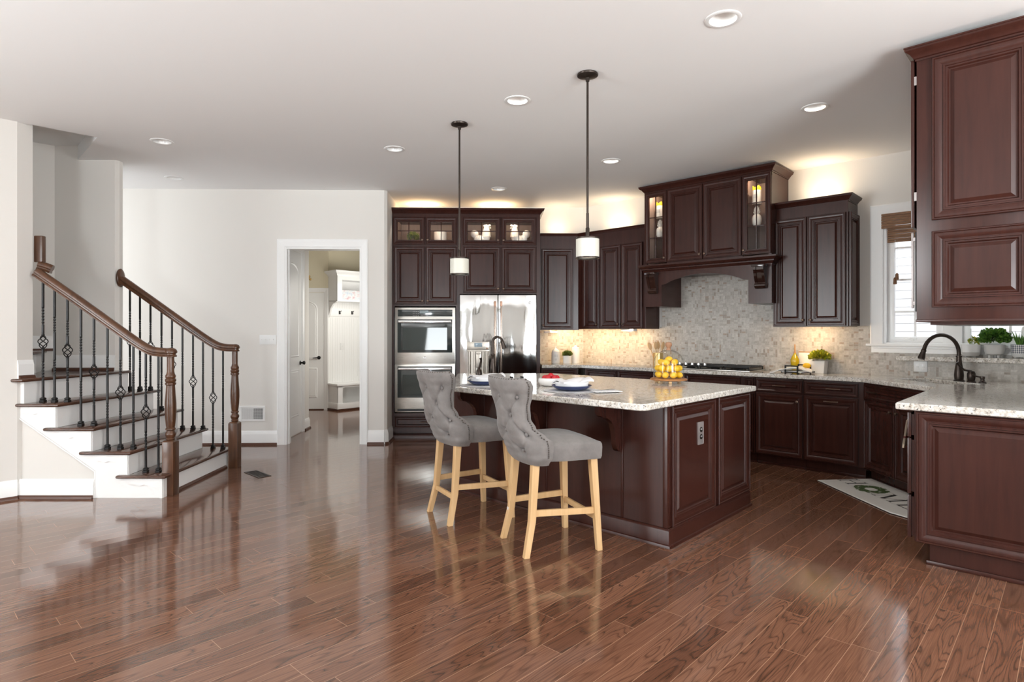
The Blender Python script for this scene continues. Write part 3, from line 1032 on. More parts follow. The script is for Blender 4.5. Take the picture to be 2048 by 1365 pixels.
# double oven
t = fthing('double_oven', 'stainless steel double wall oven with two black glass doors', 'oven', FH, -1.250, YF - .012, .335)
w = .757
b = MB(); b.box(.0, w, .0, .5, 0, 1.32, .003); b.build('body', MT['brushed'], t)
b = MB(); b.box(.035, w - .035, -.006, .002, 1.208, 1.294, .002); b.build('control_panel', MT['blackglass'], t)
b = MB(); b.box(.31, .42, -.0075, -.005, 1.246, 1.284); b.build('display', MT['screenlit'], t)
b = MB()
for k in range(4):
    for q in range(3): b.box(.225 + k * .021, .234 + k * .021, -.0072, -.005, 1.216 + q * .026, 1.219 + q * .026)
for k in range(7): b.box(.325 + k * .014, .331 + k * .014, -.0072, -.005, 1.218, 1.221); b.box(.325 + k * .014, .331 + k * .014, -.0072, -.005, 1.232, 1.235)
b.build('button_marks', MT['greycloth'], t, smooth=0)


def oven_door(z0, z1, zb, badge):
    b = MB(); b.box(.002, w - .002, -.03, -.001, z0, z1, .004); d = b.build('oven_door', MT['brushed'], t)
    b = MB(); b.box(.035, w - .035, -.034, -.028, zb, z1 - .02, .003); g = b.build('glass', MT['blackglass'], d)
    b = MB(); b.box(.10, w - .10, -.0355, -.033, zb + .035, z1 - .125); b.build('inner_window', MT['screenwin'], g, smooth=0)
    b = MB(); zz = z1 - .048
    b.box(.045, w - .045, -.068, -.052, zz - .016, zz + .014, .007, 3)
    for x in (.07, w - .07): b.box(x - .012, x + .012, -.056, -.03, zz - .009, zz + .009, .003)
    b.build('handle', MT['chrome'], d)
    if badge:
        b = MB(); b.lathe([(.017, 0), (.017, .003), (.014, .004), (.012, .003)], (w / 2, -.029, z0 + .075), 24, 'y'); b.lathe([(.0085, .002), (.007, .0045), (.001, .005)], (w / 2, -.03, z0 + .075), 16, 'y')
        b.build('round_badge', MT['chrome'], d)


MT['screenwin'] = mat('oven_window', (0.05, 0.062, 0.058), 0.03, spec=0.5, coat=0.0)
oven_door(.612, 1.192, .752, True)
oven_door(.05, .60, .185, False)
b = MB(); b.box(.03, w - .01, -.004, .002, .012, .04); b.build('vent_slot', MT['black'], t)

# refrigerator
t = fthing('refrigerator', 'stainless steel french door refrigerator with a drink dispenser', 'refrigerator', FH, -.432, 7.545, 0.0)
w = .962
b = MB(); b.box(.012, w - .012, .06, .60, .04, 1.80); b.box(.05, w - .05, .09, .5, 0.0, .05); b.build('body', MT['black'], t, smooth=0)


def fridge_door(x0, x1, hx, lab):
    b = MB(); b.box(x0, x1, 0, .065, .70, 1.815, .008, 3); d = b.build('door', MT['steel'], t)
    h = MB(); h.box(hx - .011, hx + .011, -.060, -.044, .80, 1.70, .004)
    h.build('handle', MT['handlebronze'], d)
    h = MB()
    for z in (1.70, .80): h.box(hx - .014, hx + .014, -.062, .0, z - .032, z + .032, .003)
    h.build('handle_mount', MT['copper'], d)
    return d


MT['copper'] = mat('copper_bronze_mount', (0.34, 0.20, 0.14), 0.35, metal=0.9)
dl = fridge_door(0, .476, .443, '')
dr = fridge_door(.484, w, .519, '')
b = MB(); b.lathe([(.020, 0), (.020, .003), (.016, .004), (.014, .0025)], (.485 + .395, -.0005, 1.715), 24, 'y'); b.lathe([(.010, .002), (.008, .0045), (.001, .005)], (.485 + .395, -.0005, 1.715), 16, 'y'); b.build('round_badge', MT['chrome'], dr)
for z0, z1 in ((.05, .36), (.372, .69)):
    b = MB(); b.box(0, w, 0, .065, z0, z1, .006); d = b.build('drawer', MT['steel'], t)
    h = MB(); h.box(.1, w - .1, -.056, -.04, z1 - .075, z1 - .05, .005)
    for x in (.12, w - .12): h.box(x - .014, x + .014, -.05, 0, z1 - .08, z1 - .045, .003)
    h.build('handle', MT['brushed'], d)
dx0, dx1 = .092, .372
b = MB(); b.box(dx0, dx1, -.012, .001, 1.125, 1.225, .004); b.box(dx0, dx1, -.010, .001, 1.105, 1.125, .002)
b.build('dispenser_panel', MT['dispenser'], dl)
b = MB(); b.box(dx0 + .09, dx1 - .09, -.014, -.011, 1.160, 1.212, .002); b.build('dispenser_display', MT['lcd'], dl)
b = MB(); b.box(dx0 + .008, dx1 - .008, -.002, .0005, .80, 1.105); b.build('dispenser_recess', MT['dispenser'], dl)
b = MB()
for x in (.03, .095, .20, .25): b.lathe([(.018 if x != .095 else .013, .805), (.018 if x != .095 else .013, 1.10)], (dx0 + x, -.006, 0), 14)
b.box(dx0 + .11, dx0 + .175, -.02, -.004, .90, 1.09, .006); b.box(dx0 + .115, dx0 + .17, -.035, -.004, 1.07, 1.10, .004)
b.build('dispenser_paddle', MT['dispenser'], dl)
b = MB(); b.box(dx0 + .002, dx1 - .002, -.045, -.001, .80, .815, .002); b.lathe([(.012, 0), (.012, .008), (.009, .01)], (dx1 - .03, -.011, 1.14), 14, 'y'); b.build('drip_tray', MT['copper'], dl)

# ---------------------------------------------------------------- wall cabinets
UCAP = [(0, 0), (.004, 0), (.004, .006), (.010, .010), (.013, .02), (.020, .030), (.024, .034), (.024, .042), (0, .042)]
t = fthing('wall_cabinet', 'single door dark wall cabinet between the refrigerator and the corner', 'cabinet', FH, .600, 7.845, 1.372)
w = .512
carcass(t, w, .323, 1.235)
front(t, .018, .435, .008, 1.065, ('k', .035, .06))
crown(t, w, .3, 1.225, UCAP, False, False, kz=1.0)
b = MB(); b.box(.06, .23, .06, .14, -.035, -.018, .003); b.box(.075, .215, .055, .06, -.031, -.022); b.box(.14, .15, .09, .11, -.018, 0); b.build('under_cabinet_light', MT['nickel'], t)

t = fthing('wall_cabinet', 'three door dark cherry wall cabinet left of the range hood', 'cabinet', FK, .165, -.33, 1.385)
w = 1.000
carcass(t, w, .325, 1.222)
front(t, .075, .335, .008, 1.045, ('k', .305, .06)); front(t, .345, .655, .008, 1.045, ('k', .625, .06)); front(t, .663, .965, .008, 1.045, ('k', .695, .06))
crown(t, w, .3, 1.210, UCAP, False, False)
b = MB(); b.box(.62, .80, .05, .13, -.028, -.002, .003); b.build('under_cabinet_light', MT['plastic'], t)

t = fthing('wall_cabinet', 'two door dark cherry wall cabinet between the range hood and the window', 'cabinet', FK, 2.655, -.345, 1.400)
w = .69
carcass(t, w, .34, 1.215)
front(t, .008, .325, .008, 1.085, ('k', .295, .065)); front(t, .333, .672, .008, 1.085, ('k', .365, .065))
crown(t, w, .30, 1.19, CROWN, False, True, k=.9, kz=.85)
b = MB(); b.panel(.02, .32, .006, 1.09, 0, sc(DP, .9))
bmesh.ops.transform(b.bm, matrix=Matrix.Translation((w, 0, 0)) @ Matrix.Rotation(R(90), 4, 'Z'), verts=b.bm.verts)
b.build('end_panel', MT['cab'], t, smooth=25)

# under and over cabinet lights
for u_ in (.42, .92):
    area('under_cabinet_glow', UV(u_, .29, 1.365), UV(u_, .02, 1.20), .35, .03, 4.5, WARM)
area('under_cabinet_glow', (.90, 7.90, 1.352), (.90, 8.18, 1.18), .30, .03, 3.4, WARM)
area('under_cabinet_glow', UV(3.0, .29, 1.380), UV(3.0, .02, 1.22), .28, .03, 3.2, WARM)
light('over_cabinet_light', 'AREA', UV(.60, .16, 2.66), 2.4, SOFT, .3, .1, (R(180), 0, R(-45)))
light('over_cabinet_light', 'AREA', (.85, 8.02, 2.66), 1.6, SOFT, .2, .1, (R(180), 0, 0))
light('over_cabinet_light', 'AREA', UV(3.05, .16, 2.68), 2.6, SOFT, .25, .1, (R(180), 0, R(-45)))

# ---------------------------------------------------------------- range hood
t = fthing('range_hood', 'dark cherry range hood cabinet with carved brackets over the cooktop', 'range hood', FK, 1.245, -.48, 1.640)
w = 1.445
zb = .47                       # bottom of upper box
hol = [(.03, .285, zb + .02, 1.325), (1.15, w - .03, zb + .02, 1.325)]
b = MB()
D = .475
b.box(0, .03, 0, D, zb, 1.345); b.box(w - .03, w, 0, D, zb, 1.345); b.box(0, w, 0, D, 1.325, 1.345); b.box(0, w, 0, D, zb - .02, zb + .02)
b.box(.285, 1.15, 0, D, zb + .02, 1.325); b.box(0, w, 0, .016, 1.285, 1.325); b.box(0, .30, D - .02, D, zb, 1.325); b.box(1.15, w, D - .02, D, zb, 1.325)
b.build('body', MT['cab'], t, smooth=0)
for a, c in ((.031, .284), (1.151, w - .031)):
    i = MB()
    i.box(a, c, D - .025, D - .021, zb + .021, 1.324); i.box(a, a + .003, .02, D - .025, zb + .021, 1.324); i.box(c - .003, c, .02, D - .025, zb + .021, 1.324)
    i.build('interior_lining', MT['cabin'], t, smooth=0)
    for q in (.325, .555):
        i = MB(); i.box(a, c, .05, D - .025, zb + q, zb + q + .008); i.build('glass_shelf', MT['pane'], t, smooth=0)
glass_door(t, .005, .287, zb + .03, 1.318, 2, 3, ('k', .265, zb + .08), .95)
front(t, .292, .715, zb + .03, 1.318, ('k', .690, zb + .085)); front(t, .722, 1.143, zb + .03, 1.318, ('k', .747, zb + .085))
glass_door(t, 1.150, w - .003, zb + .03, 1.318, 2, 3, ('k', 1.172, zb + .08), .95)
crown(t, w, D, 1.322, CROWN, True, True, kz=.95)
MAN = [(0, 0), (.004, 0), (.006, .014), (.016, .024), (.020, .034), (.030, .040), (.030, .052), (.044, .060), (.052, .074), (.062, .080), (.062, .096), (0, .098)]
crown(t, w, D, zb - .085, MAN, True, True, 'mantel_moulding')
b = MB()
zt = zb - .02
pts = [(0, 0), (.215, 0), (.215, .245)]
n_ = 20
for k in range(n_ + 1):
    a = k / n_
    x = .265 + (1.155 - .265) * a
    pts.append((x, .252 + .095 * math.sin(PI * a) ** .8))
pts += [(1.21, .245), (1.21, 0), (w, 0), (w, zt), (0, zt)]
b.prism(pts, 0.0, .02, 'xz')
b.box(0, .215, .02, D - .002, 0, zt); b.box(1.21, w, .02, D - .002, 0, zt); b.box(.215, 1.21, .02, D, .36, zt)
b.build('arched_valance', MT['cab'], t, smooth=0)


def scroll(x, zc, k=1.0, wd=.105):
    b = MB()
    pr = [(0, .02), (.10, .02), (.10, -.01), (.088, -.02), (.080, -.05), (.060, -.10), (.044, -.135), (.050, -.15), (.056, -.165), (.050, -.185), (.036, -.195), (.018, -.198), (0, -.19)]
    for xa, xb, s in ((x - wd / 2, x - wd / 4, 1), (x - wd / 4, x + wd / 4, .86), (x + wd / 4, x + wd / 2, 1)):
        b.rings([[(xx, -yy * k * s, zc + zz * k) for yy, zz in pr] for xx in (xa, xb)])
    b.lathe([(.001, -wd / 2 - .004), (.020, -wd / 2 - .004), (.024, -wd / 2), (.024, wd / 2), (.02, wd / 2 + .004), (.001, wd / 2 + .004)], (x, -.034, zc - .165 * k), 18, 'x')
    b.box(x - wd / 2 - .012, x + wd / 2 + .012, -.115 * k, 0, zc + .02 * k, zc + .045 * k, .004)
    b.build('carved_bracket', MT['bracket'], t, smooth=40)


MT['bracket'] = mat('glossy_dark_carving', (0.028, 0.011, 0.008), 0.12, coat=0.6)
scroll(.12, zb - .125); scroll(1.345, zb - .125)
for u_ in (1.40, 2.54):
    light('cabinet_lamp', 'POINT', UV(u_, .445, 2.942), 5.0, (1, .82, .62), radius=.012)

# tall wall cabinet at the right with a microwave below its doors
FR = (tuple(UV(4.235, 2.46)[:2]), -45.0)
t = fthing('microwave_cabinet', 'large dark cherry wall cabinet at the right edge of the photo', 'cabinet', FR, 0, 0, 1.42)
w, d = .545, 1.10
b = MB(); b.box(0, w, .0, d, 0, 1.545, .002); b.build('body', MT['cab'], t)
front(t, .076, w - .012, .572, 1.505, None, 'upper_end_panel', 1.12, 0.0); front(t, .076, w - .012, .070, .508, None, 'lower_end_panel', 1.12, 0.0)
b = MB(); b.box(-.03, -.012, .01, d - .02, .545, 1.53, .003); b.build('door', MT['cab'], t)
for z in (.70, 1.38):
    b = MB(); b.box(-.013, .002, .006, .016, z, z + .05); b.build('hinge', MT['nickel'], t)
b = MB(); b.box(-.004, w, -.006, d, -.012, .002, .003); b.box(.06, w, .05, d - .05, -.03, -.012); b.build('light_rail', MT['cab'], t)
crown(t, w, d, 1.515, CROWN, True, False, k=1.0)
m_ = fthing('microwave_oven', 'black and steel microwave built into the left side of the tall right cabinet', 'microwave', FR, 0, 0.03, 1.47)
b = MB(); b.box(-.012, -.001, 0, .62, .0, .47, .002); b.build('body', MT['black'], m_)
b = MB(); b.box(-.036, -.022, .02, .036, .02, .47, .005); b.box(-.03, -.01, .02, .034, .04, .06); b.box(-.03, -.01, .02, .034, .42, .44); b.build('handle', MT['nickel'], m_)
light('over_cabinet_light', 'AREA', W(FR, .35, .45, 2.95), 3.5, WARM, .5, .5, (R(180), 0, 0))

# ---------------------------------------------------------------- base cabinets
CT = .93


def base(name, lab, fr, x, yf, w, d, fronts, toe=True, group=None):
    t = fthing(name, lab, 'cabinet', fr, x, yf, 0.0, group)
    b = MB()
    if name == 'sink_cabinet':
        b.box(0, w, 0, d, .10, CT - .26); b.box(0, w, 0, .02, CT - .26, CT - .04)
    else: b.box(0, w, 0, d, .10, CT - .04, .0015, 1)
    b.box(0, w, .07, d, 0, .10)
    b.build('body', MT['cab'], t)
    if toe:
        b = MB(); b.box(0, w, .058, .070, 0, .022, .004); b.build('toe_moulding', MT['cab'], t)
    for f in fronts: front(t, *f)
    return t


base('base_cabinet', 'dark base cabinet under the plant and canisters beside the refrigerator', FH, .60, 7.622, .47, .54,
     [(.012, .45, .73, .875, ('p', .23, .80), 'drawer_front', .5), (.012, .45, .115, .715, ('k', .06, .66), 'door')])
base('base_cabinet', 'dark base cabinet first to the right of the corner behind the island', FK, .355, -.447, 1.02, .44,
     [(.035, .49, .73, .875, ('p', .26, .80), 'drawer_front', .5), (.50, .985, .73, .875, ('p', .74, .80), 'drawer_front', .5),
      (.035, .49, .115, .715, ('k', .45, .66), 'door'), (.50, .985, .115, .715, ('k', .54, .66), 'door')])
base('base_cabinet', 'dark base cabinet directly under the gas cooktop', FK, 1.380, -.447, 1.13, .44,
     [(.03, .31, .73, .875, ('p', .17, .80), 'drawer_front', .5), (.375, .98, .73, .875, None, 'drawer_front', .5), (1.03, 1.12, .73, .875, None, 'drawer_front', .35),
      (.03, .31, .115, .715, ('k', .27, .66), 'door'), (.375, .67, .115, .715, ('k', .64, .66), 'door'), (.68, .98, .115, .715, ('k', .71, .66), 'door'), (1.03, 1.12, .115, .715, None, 'door', .35)])
base('base_cabinet', 'dark base cabinet with one drawer over one door right of the island', FK, 2.515, -.447, .465, .44,
     [(.010, .458, .745, .872, ('p', .245, .81), 'drawer_front', .62), (.010, .458, .115, .730, ('k', .415, .665), 'door')])
base('base_cabinet', 'dark base cabinet with drawer and pull-out bin door beside the sink cabinet', FK, 2.982, -.447, .52, .44,
     [(.008, .475, .745, .872, ('p', .27, .81), 'drawer_front', .62), (.008, .475, .115, .730, ('p', .25, .69), 'door')])
# angled sink cabinet
s0 = UV(3.502, .455)
FSK = ((s0.x, s0.y), -90.0)
base('sink_cabinet', 'angled dark sink cabinet with two doors in the kitchen corner', FSK, 0.0, 0.0, .90, .45,
     [(.03, .87, .745, .872, ('p', .16, .81), 'drawer_front', .62), (.03, .445, .115, .730, ('k', .41, .665), 'door'), (.455, .87, .115, .730, ('k', .49, .665), 'door')])
# peninsula
FP = (tuple(UV(4.222, 2.455)[:2]), -45.0)
t = fthing('peninsula_cabinet', 'dark cherry peninsula end cabinet with a raised panel at the right edge', 'cabinet', FP, 0, 0, 0)
w, d = .645, 1.25
b = MB(); b.box(.0, w, 0, d, .12, CT - .042, .0015, 1); b.box(.075, w, .012, d, 0, .12); b.build('body', MT['cab'], t)
front(t, .012, w + .2, .122, CT - .048, None, 'end_panel', 1.15)
b = MB(); b.box(.060, w + .2, -.008, .012, 0, .024, .005); b.build('shoe_moulding', MT['cab'], t)
for z0, z1 in ((.132, .385), (.393, .72), (.728, .872)):
    b = MB(); b.box(-.036, -.016, .012, .60, z0, z1, .003); b.box(-.016, 0, .02, .59, z0 + .01, z1 - .01)
    dr = b.build('drawer_front', MT['cab'], t)
    h = MB(); h.tube([(-.036, .20, (z0 + z1) / 2 + .04), (-.062, .20, (z0 + z1) / 2 + .04), (-.062, .34, (z0 + z1) / 2 + .04), (-.036, .34, (z0 + z1) / 2 + .04)], .005, 8); h.build('pull', MT['bronze'], dr)
t = fthing('dish_towel', 'striped beige dish towel hanging on the left side of the peninsula', 'towel', FP, 0, 0, 0)
b = MB()
for k, (dx, wd) in enumerate(((-.066, .16), (-.072, .15))):
    rs = []
    for q in range(9):
        z = .80 - .15 * q / 8 * (1 + .15 * k)
        rs.append([(dx - .006 - .022 * q / 8 + .005 * math.sin(6 * a + k), .195 + wd * a, z) for a in [j / 8 for j in range(9)]] + [(dx + .004 - .022 * q / 8 + .005 * math.sin(6 * a + k), .195 + wd * a, z) for a in [j / 8 for j in range(8, -1, -1)]])
    b.rings(rs)
m = mat('striped_towel', (0.6, 0.5, 0.4), 0.9)
n = NT(m); z_ = n.sep(n.coord())[2]
n.set('Base Color', n.mix(n.math('LESS_THAN', n.math('ABSOLUTE', n.math('SUBTRACT', z_, .695)), .006), (0.50, 0.40, 0.30), (0.22, 0.06, 0.05)))
b.build('towel', m, t)

# counters
c0 = UV(.36, .50)
fx = 7.585
def kx(u_, v_): q = UV(u_, v_); return (q.x, q.y)
ic = (1.22 - S2 * .50 + S2 * ((8.18 - S2 * .50 - fx) / S2), fx)
poly = [(.604, 8.166), (.604, fx), ic, kx(3.49, .50), kx(4.135, 1.145), kx(4.135, 2.49), kx(4.865, 2.49), kx(4.865, .012), kx(0.012, .012)]
sk = [kx(3.72, .36), kx(4.16, .80), kx(4.38, .58), kx(3.94, .14)]
skr = []
for i_ in range(4):
    p = Vector(sk[i_]); a = Vector(sk[i_ - 1]); c = Vector(sk[(i_ + 1) % 4])
    da = (a - p).normalized() * .07; dc = (c - p).normalized() * .07
    for q in range(6):
        tt = q / 5
        skr.append(tuple((p + da) * (1 - tt) ** 2 + p * 2 * tt * (1 - tt) + (p + dc) * tt ** 2))
b = MB(); slab(b, poly, [(-.005, CT - .04), (0, CT - .035), (0, CT - .006), (-.005, CT)], [skr])
o = b.build('granite_countertop', MT['granite'], smooth=30)
tag(o, 'long speckled granite countertop along the range wall and over the peninsula', 'countertop')
b = MB()
rs = [[(x, y, z) for x, y in offset_poly(ccw(skr), of)] for of, z in ((.012, CT - .043), (.004, CT - .045), (-.004, CT - .06), (-.02, CT - .20), (-.05, CT - .215))]
b.rings(rs, True, False, True)
o = b.build('kitchen_sink', MT['brushed'], smooth=40); tag(o, 'undermount steel sink sunk in the corner of the granite countertop', 'sink')

# ---------------------------------------------------------------- island
t = fthing('kitchen_island', 'large dark cherry island with raised end panels and seating overhang', 'island', FK, 0, 0, 0)
ib = [(3.055, -2.0), (3.055, -3.245), (1.035, -3.245), (.55, -2.76), (1.31, -2.0)]
b = MB(); b.rings([[(x, y, z) for x, y in ib] for z in (.02, CT - .041)]); b.build('body', MT['cab'], t, smooth=0)
b = MB()
BM = [(0, 0), (.030, 0), (.030, .004), (.026, .016), (.018, .020), (.018, .100), (.014, .108), (.007, .116), (0, .118)]
b.rings([[(x, y, z) for x, y in offset_poly(ccw(ib), o_)] for o_, z in BM], True, True, False); b.build('base_moulding', MT['cab'], t, smooth=30)
FE = Matrix.Translation((3.055, -3.245, 0)) @ Matrix.Rotation(R(90), 4, 'Z')
for a, c, nm in ((.028, .652, 'end_panel'), (.692, 1.262, 'end_panel')):
    b = MB(); b.panel(a, c - .012, .124, CT - .05, 0, sc(DP, 1.05))
    bmesh.ops.transform(b.bm, matrix=FE, verts=b.bm.verts); o = b.build(nm, MT['cab'], t, smooth=25)
b = MB(); b.box(3.025, 3.06, -3.255, -3.215, .118, CT - .042, .004); b.build('corner_post', MT['cab'], t)
for x in (1.402, 2.065, 2.722):
    b = MB(); b.box(x - .008, x + .008, -3.251, -3.243, .118, CT - .042, .002); b.build('seam_strip', MT['cab'], t)
    b = MB()
    pr = [(0, 0), (-.255, 0), (-.255, -.035), (-.245, -.055), (-.225, -.068), (-.20, -.075), (-.165, -.080), (-.125, -.098), (-.095, -.125), (-.078, -.16), (-.070, -.20), (-.066, -.235), (-.050, -.262), (-.030, -.275), (0, -.28)]
    b.rings([[(xx, -3.245 + yy, CT - .042 + zz * 1.2) for yy, zz in pr] for xx in (x - .042, x - .006)])
    b.build('corbel', MT['cab'], t, smooth=30)
o_ = fthing('electrical_outlet', 'steel duplex outlet on the end panel of the island', 'outlet', FK, 3.055 + .0125, -2.826, .590, rot=90)
b = MB(); b.box(-.041, .041, -.006, .0, 0, .152, .006); b.build('plate', MT['nickel'], o_)
for z in (.052, .100):
    b = MB(); b.lathe([(.018, 0), (.018, .003), (.001, .0032)], (0, -.0055, z), 18, 'y'); rc = b.build('socket', MT['bronze'], o_)
    b = MB(); b.box(-.008, -.005, -.0095, -.008, z - .003, z + .008); b.box(.005, .008, -.0095, -.008, z - .003, z + .008); b.build('slot', MT['greycloth'], rc)
ip = [(3.105, -1.955), (3.105, -3.56)]
ip += [(3.105 - .05 + .05 * math.cos(R(a)), -3.56 - .05 * math.sin(R(a))) for a in range(15, 91, 15)]
ip += [(1.40, -3.61), (1.345, -3.585), (.38, -2.625), (1.05, -1.955)]
b = MB(); slab(b, ip[1:] + ip[:1], [(-.005, CT - .04), (0, CT - .035), (0, CT - .007), (-.006, CT)])
o = b.build('granite_island_top', MT['granite'], smooth=30); o.location = UV(0, 0); o.rotation_euler = (0, 0, R(-45))
tag(o, 'speckled white granite top covering the island', 'countertop')

# ================================================================ staircase
NEAR = [-2.80, -3.08, -3.375, -3.665, -3.935]
FAR = [-2.81, -3.065, -3.31, -3.55, -3.735]
ZT = [.188, .380, .573, .768, .970]
D0, D1 = 4.84, 6.06
st = fthing('staircase', 'open staircase with white risers and dark brown treads at the left', 'staircase', FS, 0, 0, 0)


def at_d(i, d):
    return NEAR[i] + (FAR[i] - NEAR[i]) * (d - 4.84) / (6.06 - 4.84)


def tread_poly(i):
    nx = NEAR[i]
    if i < 4:
        bk = NEAR[i + 1] - .035
        return [(bk - .085, D0), (nx, D0), (FAR[i], D1), (at_d(i + 1, D1) - .12, D1), (at_d(i + 1, D1) - .12, D1 - .05), (at_d(i + 1, D1 - .05) - .035, D1 - .05), (at_d(i + 1, D0 + .05) - .035, D0 + .05), (bk - .085, D0 + .05)]
    return [(-4.10, D0 - .02), (nx, D0 - .02), (at_d(4, 5.92), 5.92), (-4.525, 5.90), (-5.15, 5.28), (-5.15, 4.98), (-3.955, 4.98), (-3.985, D0 + .005), (-4.10, D0 + .005)]


for i in range(5):
    b = MB(); z = ZT[i]
    slab(b, tread_poly(i), [(-.010, z - .028), (-.003, z - .024), (0, z - .014), (-.003, z - .004), (-.010, z)])
    b.build('tread', MT['tread'], st, smooth=50)
    zb = 0.0 if i == 0 else ZT[i - 1]
    b = MB()
    xa, xb = at_d(i, 4.875) - .032, at_d(i, 6.0) - .032
    if i == 4: xb = at_d(i, 5.92) - .032
    dd = 6.0 if i < 4 else 5.92
    b.rings([[(xa, 4.875, zz), (xb, dd, zz), (xb - .016, dd, zz), (xa - .016, 4.875, zz)] for zz in (zb, z - .027)])
    b.build('riser', MT['trim'], st, smooth=0)
b = MB(); b.rings([[(at_d(0, d_) - .032 + a, d_, zz) for a, zz in ((0, 0), (.020, 0), (.019, .012), (.010, .022), (0, .026))] for d_ in (5.02, 5.95)]); b.build('shoe_moulding', MT['shoe'], st)
# stepped white stringers on both sides
for dn, df, tag_ in ((4.872, 4.892, 0), (5.985, 6.005, 1)):
    b = MB()
    xs = [at_d(i, (dn + df) / 2) - .034 for i in range(5)]
    pts = [(xs[0], 0.0)]
    for i in range(5):
        pts.append((xs[i], ZT[i] - .028))
        if i < 4: pts.append((xs[i + 1], ZT[i] - .028))
    if tag_ == 0: pts += [(-4.0, ZT[4] - .028), (-4.0, .655), (-3.385, .222), (-3.385, 0.0)]
    else: pts += [(-3.80, ZT[4] - .028), (-3.80, 0.0)]
    b.prism(pts, dn, df, 'xz'); b.build('stringer', MT['trim'], st, smooth=0)
b = MB(); b.prism([(-3.385, 0), (-3.385, .222), (-4.0, .655), (-4.0, 0)], 4.885, 4.90, 'xz'); b.build('under_stair_wall', MT['wall'], st, smooth=0)
b = MB(); b.tube([(-4.0, 4.872, .645), (-3.388, 4.872, .214), (-3.388, 4.872, 0.0)], .006, 8); b.build('edge_bead', MT['trim'], st)
for i in range(4):
    x = at_d(i, 4.87) - .036; z = ZT[i] - .03
    pts = [(0, 0), (0, -.155), (-.035, -.150), (-.07, -.138), (-.10, -.120), (-.13, -.095), (-.15, -.072), (-.175, -.062), (-.205, -.066), (-.235, -.058), (-.25, -.035), (-.275, -.03), (-.275, 0)]
    pts = [(0, 0), (0, -.162), (-.028, -.155), (-.05, -.140), (-.075, -.105), (-.10, -.075), (-.125, -.055), (-.15, -.05), (-.17, -.056), (-.19, -.062), (-.215, -.05), (-.24, -.05), (-.262, -.05), (-.262, 0)]
    b = MB(); b.prism([(x + p, z + q) for p, q in pts], 4.862, 4.8735, 'xz'); b.build('scroll_bracket', MT['trim'], st, smooth=0)
# next flight beyond the landing
b = MB()
slab(b, [(-4.56, 5.885), (-5.3, 5.135), (-5.3, 4.985), (-4.28, 4.985), (-4.36, 5.56)], [(-.008, 1.142), (0, 1.15), (0, 1.162), (-.008, 1.17)]); b.build('tread', MT['tread'], st, smooth=50)
b = MB(); b.rings([[(x, y, z) for x, y in [(-4.58, 5.86), (-5.3, 5.13), (-5.3, 4.99), (-4.33, 4.99), (-4.41, 5.56)]] for z in (.97, 1.142)]); b.build('riser', MT['trim'], st, smooth=0)

RAILP = [(-.030, -.036), (.030, -.036), (.031, -.026), (.024, -.020), (.024, -.010), (.033, -.002), (.034, .008), (.028, .022), (.014, .034), (0, .037), (-.014, .034), (-.028, .022), (-.034, .008), (-.033, -.002), (-.024, -.010), (-.024, -.020), (-.031, -.026)]


def smooth_path(pts, n=8):
    out = []
    P = [Vector(p) for p in pts]
    for i in range(len(P) - 1):
        p0, p1, p2, p3 = P[max(i - 1, 0)], P[i], P[i + 1], P[min(i + 2, len(P) - 1)]
        for k in range(n):
            t = k / n
            out.append(0.5 * ((2 * p1) + (p2 - p0) * t + (2 * p0 - 5 * p1 + 4 * p2 - p3) * t * t + (3 * p1 - p0 - 3 * p2 + p3) * t ** 3))
    out.append(P[-1])
    return out


NEWEL = [(.030, .455), (.036, .462), (.030, .470), (.034, .480), (.041, .496), (.041, .508), (.033, .520), (.029, .532), (.038, .540), (.038, .548), (.031, .556), (.034, .57), (.040, .63), (.0435, .70), (.0425, .76), (.037, .83), (.033, .895), (.033, .905),
         (.041, .912), (.041, .925), (.034, .930), (.041, .940), (.041, .955), (.034, .962), (.039, .972), (.039, .985), (.031, 1.0), (.027, 1.02), (.0275, 1.14)]


def newel(parent, x, y, hw=.0455, top=1.142):
    b = MB(); b.box(x - hw, x + hw, y - hw, y + hw, 0, .442, .004)
    b.rings([[(x - h, y - h, z), (x + h, y - h, z), (x + h, y + h, z), (x - h, y + h, z)] for h, z in ((hw - .002, .44), (hw - .010, .452), (.026, .456))])
    k = top / 1.14
    b.lathe([(r, z * k if z > .46 else z) for r, z in NEWEL], (x, y, 0), 24)
    return b.build('newel_post', MT['oak'], parent, smooth=40)


